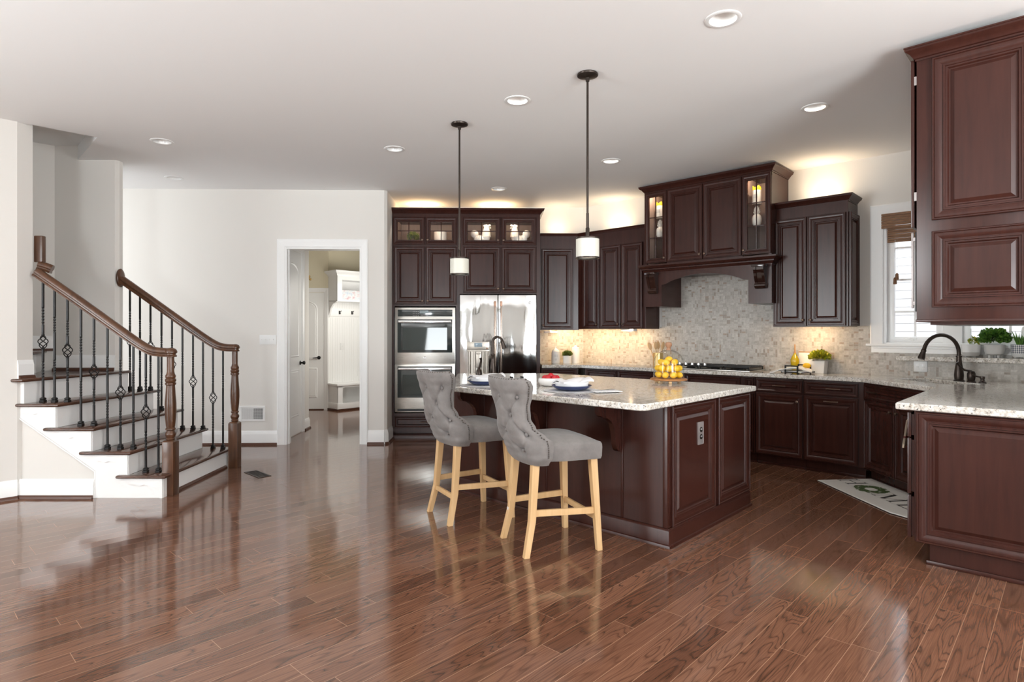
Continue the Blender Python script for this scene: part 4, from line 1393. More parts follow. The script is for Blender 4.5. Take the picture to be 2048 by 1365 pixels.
def baluster(parent, x, y, z0, z1, basket):
    b = MB(); s = .0068
    L = z1 - z0
    mid = z0 + L * .5
    def sq(z, a, k=1.0):
        return [(x + s * k * 1.414 * math.cos(a + PI / 4 + q * PI / 2), y + s * k * 1.414 * math.sin(a + PI / 4 + q * PI / 2), z) for q in range(4)]
    def seg(za, zb, tw):
        n = max(int(abs(tw) / (PI / 8)), 1)
        return [sq(za + (zb - za) * k / n, tw * k / n) for k in range(n + 1)]
    if basket:
        h = .058
        b.rings(seg(z0, z0 + L * .19, 0) + seg(z0 + L * .19, z0 + L * .34, 3 * PI) + seg(z0 + L * .341, mid - h, 0))
        b.rings(seg(mid + h, z1 - L * .36, 0) + seg(z1 - L * .36, z1 - L * .21, 3 * PI) + seg(z1 - L * .209, z1 + .01, 0))
    else:
        b.rings(seg(z0, z0 + L * .24, 0) + seg(z0 + L * .24, z0 + L * .38, 3 * PI) + seg(z0 + L * .381, z1 - L * .38, 0) + seg(z1 - L * .38, z1 - L * .24, 3 * PI) + seg(z1 - L * .239, z1 + .01, 0))
    o = b.build('baluster', MT['iron'], parent, smooth=30)
    if basket:
        b = MB()
        for q in range(4):
            pts = []
            for k in range(15):
                t = k / 14
                a = q * PI / 2 + 1.25 * PI * t
                r = .004 + .030 * math.sin(PI * t) ** .9
                pts.append((x + r * math.cos(a), y + r * math.sin(a), mid - .056 + .112 * t))
            b.tube(pts, .0038, 6)
        for zz in (mid - .066, mid + .054): b.lathe([(.008, 0), (.0115, .002), (.0115, .010), (.008, .012)], (x, y, zz), 10)
        b.build('basket', MT['iron'], o)
    b = MB()
    b.rings([[(x - h, y - h, z0 + z), (x + h, y - h, z0 + z), (x + h, y + h, z0 + z), (x - h, y + h, z0 + z)] for h, z in ((.017, 0), (.018, .004), (.018, .016), (.013, .021), (.016, .026), (.016, .033), (.009, .040))])
    b.build('baluster_shoe', MT['iron'], o, smooth=20)


def rail_z(x, a):
    """underside height of a sloping rail, then level"""
    z = a[1] + (x - a[0]) * a[2]
    return max(z, a[3])


r1 = fthing('stair_railing', 'near stair railing with carved newel post and black iron balusters', 'railing', FS, 0, 0, 0)
path = smooth_path([(-3.925, 4.955, 1.845), (-3.60, 4.955, 1.622), (-3.30, 4.955, 1.408), (-3.12, 4.955, 1.280), (-3.03, 4.955, 1.222), (-2.96, 4.958, 1.190), (-2.88, 4.965, 1.180), (-2.82, 4.97, 1.180)])
b = MB(); b.sweep(path, RAILP); b.lathe([(.026, 1.140), (.044, 1.143), (.045, 1.153), (.037, 1.160), (.037, 1.168), (.047, 1.176), (.047, 1.188), (.038, 1.206), (.02, 1.216), (.001, 1.218)], (-2.825, 4.97, 0), 26)
b.build('handrail', MT['oak'], r1, smooth=40)
newel(r1, -2.828, 4.970)
for k, (x, ti) in enumerate(((-3.873, 3), (-3.778, 3), (-3.671, 3), (-3.560, 2), (-3.452, 2), (-3.341, 1), (-3.234, 1), (-3.127, 1), (-3.024, 0), (-2.920, 0))):
    zt = max(1.845 - .036 + (x + 3.925) * -.7 - .012, 1.146) if x < -3.05 else (1.185 if x < -3.0 else 1.150)
    baluster(r1, x, 4.955, ZT[ti], zt, k % 2 == 0)
b = MB(); b.box(-3.975, -3.905, 4.985, 5.03, 1.93, 2.15, .008, 3); b.build('rail_end_post', MT['oak'], r1)
b = MB(); b.sweep([(-3.945, 5.0, 1.905), (-3.90, 5.015, 1.892), (-3.855, 5.03, 1.872)], RAILP); b.build('rail_return', MT['oak'], r1, smooth=40)
r2 = fthing('stair_railing', 'far stair railing starting from a round rosette on the wall end', 'railing', FS, 0, 0, 0)
path = smooth_path([(-3.875, 5.96, 1.872), (-3.60, 5.96, 1.678), (-3.347, 5.96, 1.497), (-3.10, 5.96, 1.322), (-2.98, 5.96, 1.243), (-2.90, 5.96, 1.205), (-2.83, 5.965, 1.192), (-2.75, 5.97, 1.190)])
b = MB(); b.sweep(path, RAILP); b.lathe([(.026, 1.152), (.044, 1.155), (.045, 1.163), (.037, 1.170), (.037, 1.178), (.047, 1.186), (.047, 1.198), (.038, 1.216), (.02, 1.226), (.001, 1.228)], (-2.765, 5.985, 0), 26)
b.build('handrail', MT['oak'], r2, smooth=40)
b = MB(); b.lathe([(.062, 0), (.072, .006), (.074, .018), (.066, .026), (.045, .03)], (0, 0, 0), 30, 'x')
bmesh.ops.transform(b.bm, matrix=Matrix.Translation((-3.905, 5.965, 1.885)) @ Matrix.Diagonal((1, .8, 1.25, 1)), verts=b.bm.verts)
b.build('wall_rosette', MT['oak'], r2, smooth=40)
newel(r2, -2.765, 5.985, top=1.155)
for k, (px, ti) in enumerate(((260, 3), (280, 3), (301, 3), (323, 2), (344, 2), (365, 1), (386, 1), (406, 1), (426, 0), (446, 0))):
    x = (px - 1024) / 1200 * 5.96
    zt = 1.872 - .044 + (x + 3.875) * -.708 if x < -2.99 else (1.20 if x < -2.93 else 1.163)
    baluster(r2, x, 5.96, ZT[ti], zt, k % 2 == 0)

# ================================================================ mudroom lockers
t = fthing('mudroom_bench', 'white built-in bench with hooks and cubby seen through the doorway', 'locker bench', FM, 0, 0, 0)
b = MB()
b.box(.0, 3, .0, .35, 0.03, .10); b.box(0, .03, 0, .35, .10, .425); b.box(.03, 3, .33, .35, .1, .425); b.box(0, .09, -.002, .02, .03, .425); b.box(0, 3, -.002, .02, .395, .425); b.box(.95, 1.04, -.002, .3, .1, .425)
b.build('bench_base', MT['trim'], t, smooth=0)
b = MB(); b.box(-.025, 3, -.025, .352, .425, .46, .006); b.build('bench_top', MT['trim'], t)
b = MB(); b.box(-.012, 3, -.016, -.002, .03, .13, .004); b.box(-.014, 0, -.016, .35, .03, .13, .004); b.build('skirting', MT['trim'], t)
b = MB(); b.box(-.024, 3, -.03, -.012, 0, .028, .004); b.box(-.026, -.010, -.03, .35, 0, .028, .004); b.build('shoe_moulding', MT['shoe'], t)
b = MB()
b.box(0, 3, .345, .358, .46, 2.38)
for k in range(64): b.box(.004 + k * .047, .044 + k * .047, .341, .346, .46, 1.60)
for k in range(64): b.box(.004 + k * .047, .044 + k * .047, .341, .346, 1.76, 1.88)
b.box(.60, .615, .33, .346, .55, 1.58)
b.build('beadboard_back', MT['trim'], t, smooth=0)
b = MB(); b.box(0, 3, .325, .345, 1.62, 1.76, .003); b.build('hook_rail', MT['trim'], t)
b = MB(); b.prism([(.345, 1.60), (.325, 1.60), (.28, 1.66), (.24, 1.76), (.16, 1.83), (.06, 1.86), (.06, 1.89), (.345, 1.89)], 0, .03, 'yz'); b.build('side_bracket', MT['trim'], t, smooth=0)
b = MB()
b.box(0, 3, .02, .345, 1.87, 1.905); b.box(0, 3, .02, .345, 2.24, 2.33); b.box(0, .03, .02, .345, 1.905, 2.24); b.box(0, .09, .018, .04, 1.87, 2.33); b.box(.98, 1.07, .018, .34, 1.9, 2.26)
b.build('cubby', MT['trim'], t, smooth=0)
b = MB()
rs = []
for o_, h in [(0, 0), (.01, .0), (.014, .02), (.03, .045), (.055, .065), (.06, .075), (.06, .09), (0, .09)]:
    rs.append([(-o_, .35, 2.31 + h), (-o_, .02 - o_, 2.31 + h), (3, .02 - o_, 2.31 + h)])
b.rings(rs, False, False, False); b.build('cornice', MT['trim'], t, smooth=30)
for k in range(4):
    x = .22 + .25 * k
    b = MB(); b.box(x - .012, x + .012, .318, .325, 1.66, 1.72, .002); b.tube([(x, .32, 1.70), (x, .28, 1.70), (x, .262, 1.72)], .006, 6); b.tube([(x, .32, 1.67), (x, .29, 1.665), (x, .28, 1.685)], .005, 6)
    b.build('coat_hook', MT['iron'], t)
b = MB(); b.box(.245, .325, .334, .342, 1.03, 1.15, .003); b.box(.28, .29, .328, .334, 1.085, 1.10)
b.build('switch_plate', MT['plastic'], t)
t = fthing('storage_box', 'pale printed box with brown end on the white mudroom shelf', 'box', FM, .11, .06, 1.9055)
b = MB(); b.box(0, .62, 0, .22, 0, .165, .004)
m = mat('pale_printed_paper', (.6, .65, .7), 0.6); n = NT(m)
n.set('Base Color', n.ramp(n.noise(n.coord(), 14, 2), [(.3, (.55, .62, .72)), (.5, (.75, .77, .78)), (.7, (.62, .42, .46))]))
b.build('box_body', m, t); b = MB(); b.box(-.004, .0, .0, .22, 0, .165); b.build('box_end', MT['tan'], t)
t = fthing('wall_hook', 'small brass wall ornament above the far mudroom door', 'hook', FH, -3.20, 10.497, 2.24)
b = MB(); b.sphere((0, -.01, .07), .018); b.sphere((.02, -.01, .02), .02); b.sphere((-.005, -.01, .035), .016); b.build('ornament', MT['gold'], t)

# ================================================================ bar stools
def grid(b, fn, nu, nv):
    vr = [[b.bm.verts.new(fn(i / nu, j / nv)) for i in range(nu + 1)] for j in range(nv + 1)]
    for j in range(nv):
        for i in range(nu):
            b.bm.faces.new((vr[j][i], vr[j][i + 1], vr[j + 1][i + 1], vr[j + 1][i]))
    return vr


def lerp_tab(tab, t):
    for (a, *va), (c, *vc) in zip(tab, tab[1:]):
        if t <= c:
            k = (t - a) / (c - a); k = k * k * (3 - 2 * k)
            return [p + (q - p) * k for p, q in zip(va, vc)]
    return list(tab[-1][1:])


# z, half width, y of the back centre, y of the side edge
BT = [(.545, .212, -.215, -.100), (.60, .238, -.250, -.085), (.655, .243, -.275, -.082), (.690, .240, -.291, -.085), (.72, .228, -.302, -.125), (.77, .203, -.315, -.180), (.83, .184, -.325, -.206), (.90, .186, -.338, -.212), (.97, .206, -.352, -.205), (1.025, .224, -.365, -.208), (1.055, .224, -.372, -.222), (1.075, .208, -.370, -.250)]
BUT = []
for r_, z in enumerate((.625, .735, .845, .955)):
    for s in ((-.36, .36) if r_ % 2 == 0 else (-.68, 0.0, .68)): BUT.append((s, z))


def shell(s, z):
    hw, yb, yf = lerp_tab(BT, z)
    a = abs(s) * PI / 2
    x = hw * math.copysign(math.sin(a) ** .85, s)
    y = yf + (yb - yf) * math.cos(a) ** .62 if abs(s) < 1 else yf
    return Vector((x, y, z))


def shell_n(s, z):
    e = .004
    du = shell(min(s + e, .995), z) - shell(max(s - e, -.995), z)
    dv = shell(s, min(z + e, 1.074)) - shell(s, max(z - e, .546))
    nn = du.cross(dv)
    if nn.length < 1e-9: return Vector((0, -1, 0))
    nn.normalize()
    return nn if nn.y < 0 or abs(nn.x) > .9 and nn.x * s > 0 else -nn


def tuft(s, z):
    d = 0.0
    arc_ = .33
    for bs, bz in BUT:
        q = ((s - bs) * arc_) ** 2 + (z - bz) ** 2
        d -= .022 * math.exp(-q / .0006) + .014 * math.exp(-q / .0032)
    # creases between neighbouring buttons
    best = 9
    for i, (s0, z0) in enumerate(BUT):
        for s1, z1 in BUT[i + 1:]:
            if abs(abs(z1 - z0) - .11) < .01 and abs(s1 - s0) < .42:
                ax, az, bx, bz = s0 * arc_, z0, s1 * arc_, z1
                px, pz = s * arc_ - ax, z - az
                L2 = (bx - ax) ** 2 + (bz - az) ** 2
                t_ = max(0, min(1, (px * (bx - ax) + pz * (bz - az)) / L2))
                best = min(best, math.hypot(px - t_ * (bx - ax), pz - t_ * (bz - az)))
    d -= .010 * math.exp(-(best / .009) ** 2)
    return d


def make_stool():
    t = thing('bar_stool', '', 'bar stool')
    # backrest: outer tufted skin, rolled edge, inner skin
    b = MB()
    NU, NV = 72, 56
    TH_ = .055
    zs = [.545 + (1.075 - .545) * j / NV for j in range(NV + 1)]
    outer, inner = [], []
    for z in zs:
        ro, ri = [], []
        for i in range(NU + 1):
            s = -1 + 2 * i / NU
            p = shell(s, z); nn = shell_n(s, z)
            e = min(1.0, (1 - abs(s)) / .16, (1.075 - z) / .035 + .02, (z - .545) / .03 + .1)
            e = max(0.0, e) ** .5
            ro.append(p + nn * (.012 * e + tuft(s, z) * min(1, e)))
            ri.append(p - nn * TH_ * e * .92)
        outer.append(ro); inner.append(ri)
    vo = [[b.bm.verts.new(p) for p in r] for r in outer]
    vi = [[b.bm.verts.new(p) for p in r] for r in inner]
    for j in range(NV):
        for i in range(NU):
            b.bm.faces.new((vo[j][i], vo[j][i + 1], vo[j + 1][i + 1], vo[j + 1][i]))
            b.bm.faces.new((vi[j][i], vi[j + 1][i], vi[j + 1][i + 1], vi[j][i + 1]))
    for j in range(NV):
        for i in (0, NU):
            try: b.bm.faces.new((vo[j][i], vo[j + 1][i], vi[j + 1][i], vi[j][i]))
            except ValueError: pass
    for i in range(NU):
        for j in (0, NV):
            b.bm.faces.new((vo[j][i], vo[j][i + 1], vi[j][i + 1], vi[j][i]))
    back = b.build('backrest', MT['cloth'], t, smooth=80)
    for s, z in BUT:
        p = shell(s, z) + shell_n(s, z) * -.016
        b = MB(); b.sphere(p, .0125, 12, 8); b.build('button', MT['cloth'], back)
    b = MB()
    edge = []
    for k in range(40):
        z = .60 + (1.062 - .60) * k / 39
        for sg in (-1, 1): edge.append(shell(sg * .955, z) + shell_n(sg * .955, z) * .010)
    for k in range(22):
        s = -.9 + 1.8 * k / 21
        edge.append(shell(s, 1.068) + shell_n(s, 1.068) * .004)
    for p in edge: b.sphere(p, .0048, 8, 5)
    b.build('nailhead_trim', MT['nail'], back)
    # seat cushion
    b = MB()
    def seat(a, c, top):
        x = -1 + 2 * a; y = -1 + 2 * c
        X = .232 * math.copysign(abs(x) ** .9, x) * (1.03 + .02 * y); Y = .205 * y + .033; X *= .82 + .18 * min(1, (y + 1) / .8)
        r = max(abs(x), abs(y))
        dome = (1 - abs(x) ** 3) * (1 - abs(y) ** 3)
        return Vector((X, Y, .672 + .038 * dome ** .8))
    vr = grid(b, lambda a, c: seat(a, c, 1), 28, 28)
    rim = [vr[0][i] for i in range(28)] + [vr[j][28] for j in range(28)] + [vr[28][i] for i in range(28, 0, -1)] + [vr[j][0] for j in range(28, 0, -1)]
    prev = rim
    for k, (gr, z) in enumerate(((1.022, .660), (1.028, .64), (1.02, .585), (1.0, .568))):
        cur = [b.bm.verts.new((v.co.x * gr, v.co.y * gr, z)) for v in rim]
        for i in range(len(rim)):
            j = (i + 1) % len(rim)
            b.bm.faces.new((prev[i], prev[j], cur[j], cur[i]))
        prev = cur
    b.bm.faces.new(prev)
    b.build('seat', MT['cloth'], t, smooth=60)
    def leg(x0, y0, x1, y1, h0, h1, kink=None):
        b = MB()
        rs = []
        lv = [(0, h0), (1, h1)] if kink is None else [(0, h0), (kink, h0 + (h1 - h0) * kink), (1, h1)]
        for f, h in lv:
            z = f * .57
            g = f if kink is None else (0.0 if f == 0 else (.62 if f < 1 else 1.0))
            x = x0 + (x1 - x0) * g; y = y0 + (y1 - y0) * g
            rs.append([(x - h, y - h, z), (x + h, y - h, z), (x + h, y + h, z), (x - h, y + h, z)])
        b.rings(rs)
        bmesh.ops.bevel(b.bm, geom=list(b.bm.edges), offset=.002, segments=1, affect='EDGES')
        l = b.build('leg', MT['leg'], t, smooth=0)
        g_ = MB(); g_.lathe([(.010, 0), (.010, .004)], (x0, y0, -.0005), 10); g_.build('glide', MT['black'], l)
        return l
    for sg in (-1, 1):
        leg(sg * .190, -.240, sg * .155, -.165, .0175, .023, .36)
        leg(sg * .232, .232, sg * .203, .202, .0170, .023)
    for sg in (-1, 1):
        b = MB(); b.rings([[(sg * .167 + a, -.188, .235 + z) for a, z in ((-.009, 0), (.009, 0), (.009, .038), (-.009, .038))], [(sg * .219 + a, .214, .228 + z) for a, z in ((-.009, 0), (.009, 0), (.009, .038), (-.009, .038))]])
        b.build('side_stretcher', MT['leg'], t, smooth=0)
    b = MB(); b.box(-.218, .218, .212, .230, .185, .222, .002); b.build('front_stretcher', MT['leg'], t)
    return t


def rear_stretcher(t):
    b = MB(); b.box(-.168, .168, -.207, -.190, .168, .203, .002); b.build('rear_stretcher', MT['leg'], t)


A = make_stool()
# stool nearer the camera
pa = UV(2.46, 3.69); A.location = pa
A.rotation_euler = (0, 0, R(-70))
A['label'] = 'grey tufted bar stool with pale legs nearer the camera, right of the other'
A['group'] = 'grey bar stools at the island'
B = dup(A, UV(1.635, 3.62), -62.5, 'grey tufted bar stool with pale legs farther left, in front of the ovens')
rear_stretcher(B)
b = MB(); b.box(-.182, -.162, -.217, -.2085, .165, .205); b.build('paper_tag', MT['plastic'], A, smooth=0)

# ================================================================ things on the island
def lemon(name_parent=None, mb=None, c=(0, 0, 0), rot=(0, 0, 0), s=1.0):
    prof = []
    for i in range(15):
        a = PI * i / 14
        r = .0285 * math.sin(a) ** .92
        z = -.036 * math.cos(a)
        if i in (0, 14): r = .001; z *= 1.10
        elif i in (1, 13): r *= .80; z *= 1.06
        prof.append((r * s, z * s))
    mb.lathe(prof, seg=18)


IT = CT + .0012
t = thing('glass_cloche', 'clear glass dome with wooden knob over lemons on the island', 'cloche', (1.437, 4.905, IT), 0)
R0 = .124
b = MB(); b.lathe([(.001, .018), (.130, .018), (.148, .023), (.150, .032), (.140, .0365), (.001, .0365)], seg=44); b.build('wooden_board', MT['tray'] if 'tray' in MT else MT['lightwood'], t)
for k in range(3):
    a = R(-100 + 120 * k)
    b = MB(); b.box(-.012, .012, -.012, .012, 0, .0185, .003)
    bmesh.ops.transform(b.bm, matrix=Matrix.Translation((.105 * math.cos(a), .105 * math.sin(a), 0)), verts=b.bm.verts); b.build('foot', MT['leg'], t)
b = MB()
op = [(R0 + .006, .037), (R0, .043), (R0 - .002, .10), (R0 - .003, .160)] + [((R0 - .003) * math.cos(R(a)) ** .9, .160 + .110 * math.sin(R(a))) for a in range(10, 90, 10)] + [(.008, .2695)]
ip_ = [(max(r - .003, .005), z - (.003 if z > .2 else 0)) for r, z in op]
b.lathe(op, seg=48, cap=False); b.build('glass_dome', MT['dome'], t, smooth=60)
b = MB(); b.lathe([(.020, .268), (.019, .276), (.014, .284), (.018, .292), (.027, .304), (.028, .318), (.020, .331), (.002, .335)], seg=24); b.build('knob', MT['knobwood'] if 'knobwood' in MT else MT['tan'], t)
lm = None
lab0 = 'yellow lemon in the heap under the glass dome'
spots = []
for k in range(8): spots.append((.085 * math.cos(2 * PI * k / 8 + .2), .085 * math.sin(2 * PI * k / 8 + .2), .066))
spots += [(.030, 0, .066), (-.030, 0, .066)]
for k in range(8): spots.append((.083 * math.cos(2 * PI * k / 8 + .6), .083 * math.sin(2 * PI * k / 8 + .6), .119))
spots += [(0, .030, .119), (0, -.030, .119)]
for k in range(5): spots.append((.058 * math.cos(2 * PI * k / 5 + .3), .058 * math.sin(2 * PI * k / 5 + .3), .168))
spots.append((.0, -.005, .190))
for k, (x, y, z) in enumerate(spots):
    if lm is None:
        b = MB(); lemon(mb=b, s=.9); lm = b.build('lemon', MT['lemon'], smooth=60); o = lm
        tag(o, lab0, 'lemon', 'lemons under the glass dome')
    else:
        o = lm.copy(); COL.objects.link(o)
    o.location = (1.437 + x, 4.905 + y, IT + z)
    o.rotation_euler = (R(90 + random.uniform(-25, 25)), R(random.uniform(0, 60)), R(random.uniform(0, 360)))
    o.scale = (1, 1, random.uniform(.92, 1.0))

m = mat('marbled_placemat', (.6, .6, .62), .6); n = NT(m)
n.set('Base Color', n.ramp(n.noise(n.coord(), 9, 4, .6, .6), [(.35, (.42, .43, .46)), (.5, (.62, .62, .63)), (.65, (.72, .72, .71))]))
MT['placemat'] = m
m = mat('printed_napkin', (.75, .75, .76), .9); n = NT(m)
n.set('Base Color', n.ramp(n.noise(n.coord(), 60, 2), [(.46, (.78, .78, .78)), (.52, (.40, .42, .50)), (.56, (.78, .78, .78))]))
MT['napkin'] = m


def place_setting(cx, cy, where):
    g = 'place settings on the island'
    t = MB(); t.lathe([(.001, 0), (.20, 0), (.202, .0015), (.20, .003), (.001, .003)], seg=40)
    o = t.build('placemat', MT['placemat']); o.location = (cx, cy, IT); tag(o, f'round pale grey marbled placemat under the plate {where}', 'placemat')
    t = MB(); t.lathe([(.001, .002), (.085, .002), (.10, .004), (.140, .030), (.144, .036), (.138, .036), (.10, .013), (.001, .008)], seg=44)
    o = t.build('dinner_plate', MT['navy'], smooth=50); o.location = (cx, cy, IT + .003); tag(o, f'navy blue plate {where}', 'plate')
    t = MB(); t.lathe([(.001, .0), (.09, .0), (.112, .006), (.122, .046), (.123, .051), (.118, .051), (.106, .014), (.001, .010)], seg=44)
    o = t.build('bowl', MT['white'], smooth=50); o.location = (cx, cy, IT + .0150); tag(o, f'white shallow bowl stacked on the navy plate {where}', 'bowl')
    t = MB()
    def nap(a, c):
        x = -.075 + .15 * a; y = -.12 + .26 * c
        return Vector((x, y, .034 + .014 * math.sin(PI * a) + .012 * abs(math.sin(5 * c + 4 * a)) + .018 * max(0, c - .45)))
    def nap2(a, c): return nap(a, c) - Vector((0, 0, .012))
    g1 = grid(t, nap, 16, 24); g2 = grid(t, nap2, 16, 24)
    for j in range(24):
        for i in (0, 16): t.bm.faces.new((g1[j][i], g1[j + 1][i], g2[j + 1][i], g2[j][i]))
    for i in range(16):
        for j in (0, 24): t.bm.faces.new((g1[j][i], g1[j][i + 1], g2[j][i + 1], g2[j][i]))
    o = t.build('napkin', MT['greycloth'], smooth=60); o.location = (cx, cy, IT + .026); o.rotation_euler = (0, 0, R(-62)); tag(o, f'folded white napkin lying in the bowl {where}', 'napkin')


place_setting(.552, 4.262, 'on the right, beside the printed napkin')
place_setting(-.070, 4.72, 'behind the left stool, near the small faucet')
t = MB(); t.box(-.10, .10, -.075, .075, 0, .004, .001)
o = t.build('cloth_napkin', MT['napkin']); o.location = (.775, 4.165, IT + .0035); o.rotation_euler = (0, 0, R(10)); tag(o, 'printed grey and white napkin flat beside the right place setting', 'napkin')
t = MB()
t.box(-.004, .004, -.09, .03, .0, .003, .001)
t.box(-.012, .012, .03, .045, .0, .003, .001)
for k in range(4): t.box(-.012 + k * .0068, -.0086 + k * .0068, .044, .095, .001, .0035)
o = t.build('fork', MT['chrome']); o.location = (.765, 4.19, IT + .0085); o.rotation_euler = (0, 0, R(-60)); tag(o, 'silver fork lying on the printed napkin', 'fork')
t = thing('fruit_bowl', 'white ribbed ceramic bowl of red fruit on the island', 'bowl', (.440, 4.655, IT), 0)
b = MB()
rs = []
for r, z in [(.055, 0), (.082, .007), (.096, .030), (.094, .052), (.084, .061), (.077, .060), (.084, .042), (.070, .015), (.002, .010)]:
    rs.append([(r * (1 + (.03 if q % 2 else 0)) * math.cos(2 * PI * q / 48), r * (1 + (.03 if q % 2 else 0)) * math.sin(2 * PI * q / 48), z) for q in range(48)])
b.rings(rs); b.build('ribbed_bowl', MT['white'], t, smooth=60)
pr = None
for k in range(7):
    a = 2 * PI * k / 6
    c = (.440 + (.046 * math.cos(a) if k < 6 else 0), 4.655 + (.046 * math.sin(a) if k < 6 else 0), IT + (.058 if k < 6 else .074))
    if pr is None:
        b = MB(); b.sphere((0, 0, 0), .024, 14, 9); pr = b.build('red_fruit', MT['red'], smooth=60); o = pr
        tag(o, 'small red fruit in the white ribbed bowl', 'fruit', 'red fruit in the ribbed bowl')
    else:
        o = pr.copy(); COL.objects.link(o)
    o.location = c

def arch_faucet(name, lab, loc, rot, h, reach, r, spray=True, lever=True, drop=.10):
    t = thing(name, lab, 'faucet', loc, rot)
    b = MB(); b.lathe([(r * 2.6, 0), (r * 2.6, .006), (r * 2.1, .014), (r * 2.3, .05), (r * 2.0, .10), (r * 1.35, .16), (r * 1.25, .20), (r * 1.5, .205), (r * 1.5, .215), (r * 1.1, .218)], seg=22); b.build('base', MT['bronze'], t)
    pts = [(0, 0, .21), (0, 0, h - reach / 2)]
    for k in range(1, 15):
        a = PI * k / 14 * .93
        pts.append((reach / 2 - reach / 2 * math.cos(a), 0, h - reach / 2 + reach / 2 * math.sin(a)))
    e = Vector(pts[-1]); d = (e - Vector(pts[-2])).normalized()
    b = MB(); b.tube(pts, r, 14); b.build('spout', MT['bronze'], t)
    b = MB(); q = e + d * drop
    b.tube([e, e + d * drop * .12, e + d * drop * .2, e + d * drop * .8, q], [r * 1.1, r * 1.35, r * 1.15, r * 1.7, r * 1.65], 16); b.build('spray_head', MT['bronze'], t)
    return t


f = arch_faucet('prep_faucet', 'small dark bronze gooseneck faucet standing on the island', (-.012, 5.44, IT), -20, .372, .088, .0125, drop=.075)
t = thing('side_lever', 'dark bronze lever handle left of the island faucet', 'tap lever', (-.135, 5.32, IT), 0)
b = MB(); b.lathe([(.030, 0), (.030, .005), (.024, .012), (.027, .035), (.024, .075), (.014, .088), (.012, .10)], seg=20); b.build('base', MT['bronze'], t)
b = MB(); b.tube([(0, 0, .09), (.012, -.01, .13), (.020, -.02, .165), (.016, -.03, .185)], [.011, .009, .009, .012], 10); b.build('lever', MT['bronze'], t)
t = thing('soap_dish', 'small dark metal dish on the island between the two stools', 'dish', (.20, 5.30, IT), 20)
b = MB(); b.box(-.055, .055, -.03, .03, 0, .008, .002)
for x in (-.05, .05): b.box(x - .004, x + .004, -.034, .034, 0, .024, .002)
b.build('dish', MT['black'], t)

# ================================================================ things on the range counter
def foliage(name, parent, c, r, n_, leaf, m, flat=.8, up=.25, seed=3):
    rnd = random.Random(seed)
    b = MB()
    for _ in range(n_):
        a = rnd.uniform(0, 2 * PI); e = math.asin(rnd.uniform(-up, 1)); q = r * rnd.uniform(.55, 1.0)
        p = Vector((c[0] + q * math.cos(e) * math.cos(a), c[1] + q * math.cos(e) * math.sin(a), c[2] + q * flat * math.sin(e)))
        d = Vector((math.cos(a) * math.cos(e), math.sin(a) * math.cos(e), math.sin(e) + rnd.uniform(-.3, .6))).normalized()
        s = d.cross(Vector((rnd.uniform(-1, 1), rnd.uniform(-1, 1), rnd.uniform(-1, 1)))).normalized()
        nn = d.cross(s)
        L = leaf * rnd.uniform(.7, 1.2); wd = L * .36
        p0 = p - d * L * .5
        b.face([p0, p0 + d * L * .35 + s * wd + nn * L * .1, p0 + d * L * .75 + s * wd * .8 + nn * L * .08, p0 + d * L, p0 + d * L * .5 - nn * L * .03])
        b.face([p0, p0 + d * L * .5 - nn * L * .03, p0 + d * L, p0 + d * L * .75 - s * wd * .8 + nn * L * .08, p0 + d * L * .35 - s * wd + nn * L * .1])
    bmesh.ops.recalc_face_normals(b.bm, faces=b.bm.faces)
    return b.build(name, m, parent, smooth=0)


KT = CT + .001
t = thing('canister', 'white ceramic canister with pointed lid and faint grey print beside the refrigerator', 'canister', (.815, 7.93, KT), 0)
b = MB(); b.lathe([(.001, 0), (.052, 0), (.056, .006), (.057, .07), (.055, .13), (.050, .148), (.001, .148)], seg=30); b.build('jar', MT['white'], t)
b = MB(); b.lathe([(.053, .150), (.053, .156), (.046, .170), (.030, .188), (.014, .198), (.009, .205), (.012, .212), (.008, .222), (.001, .224)], seg=26); b.build('lid', MT['white'], t)


b = MB()
for k in range(4): b.box(-.026 + k * .014, -.0225 + k * .014, -.0578, -.054, .086, .118)
for k in range(2): b.box(-.014 + k * .018, -.0105 + k * .018, -.0582, -.055, .040, .068)
b.build('printed_strokes', MT['greyprint'], t, smooth=0)
t = thing('potted_plant', 'small green plant in a round white pot between two canisters', 'plant', (.965, 7.90, KT), 0)
b = MB(); b.lathe([(.001, 0), (.053, 0), (.055, .004), (.057, .102), (.054, .104), (.052, .09), (.001, .088)], seg=30); b.build('pot', MT['white'], t)
foliage('foliage', t, (0, 0, .115), .066, 260, .035, MT['olive'], .75, .1, 5)
t = thing('canister', 'tall plain white canister in the counter corner right of the plant', 'canister', (1.085, 7.97, KT), 0)
b = MB(); b.lathe([(.001, 0), (.052, 0), (.055, .006), (.056, .175), (.050, .20), (.001, .202)], seg=30); b.build('jar', MT['white'], t)
b = MB(); b.lathe([(.050, .203), (.045, .214), (.02, .222), (.012, .236), (.001, .240)], seg=24); b.build('lid', MT['white'], t)

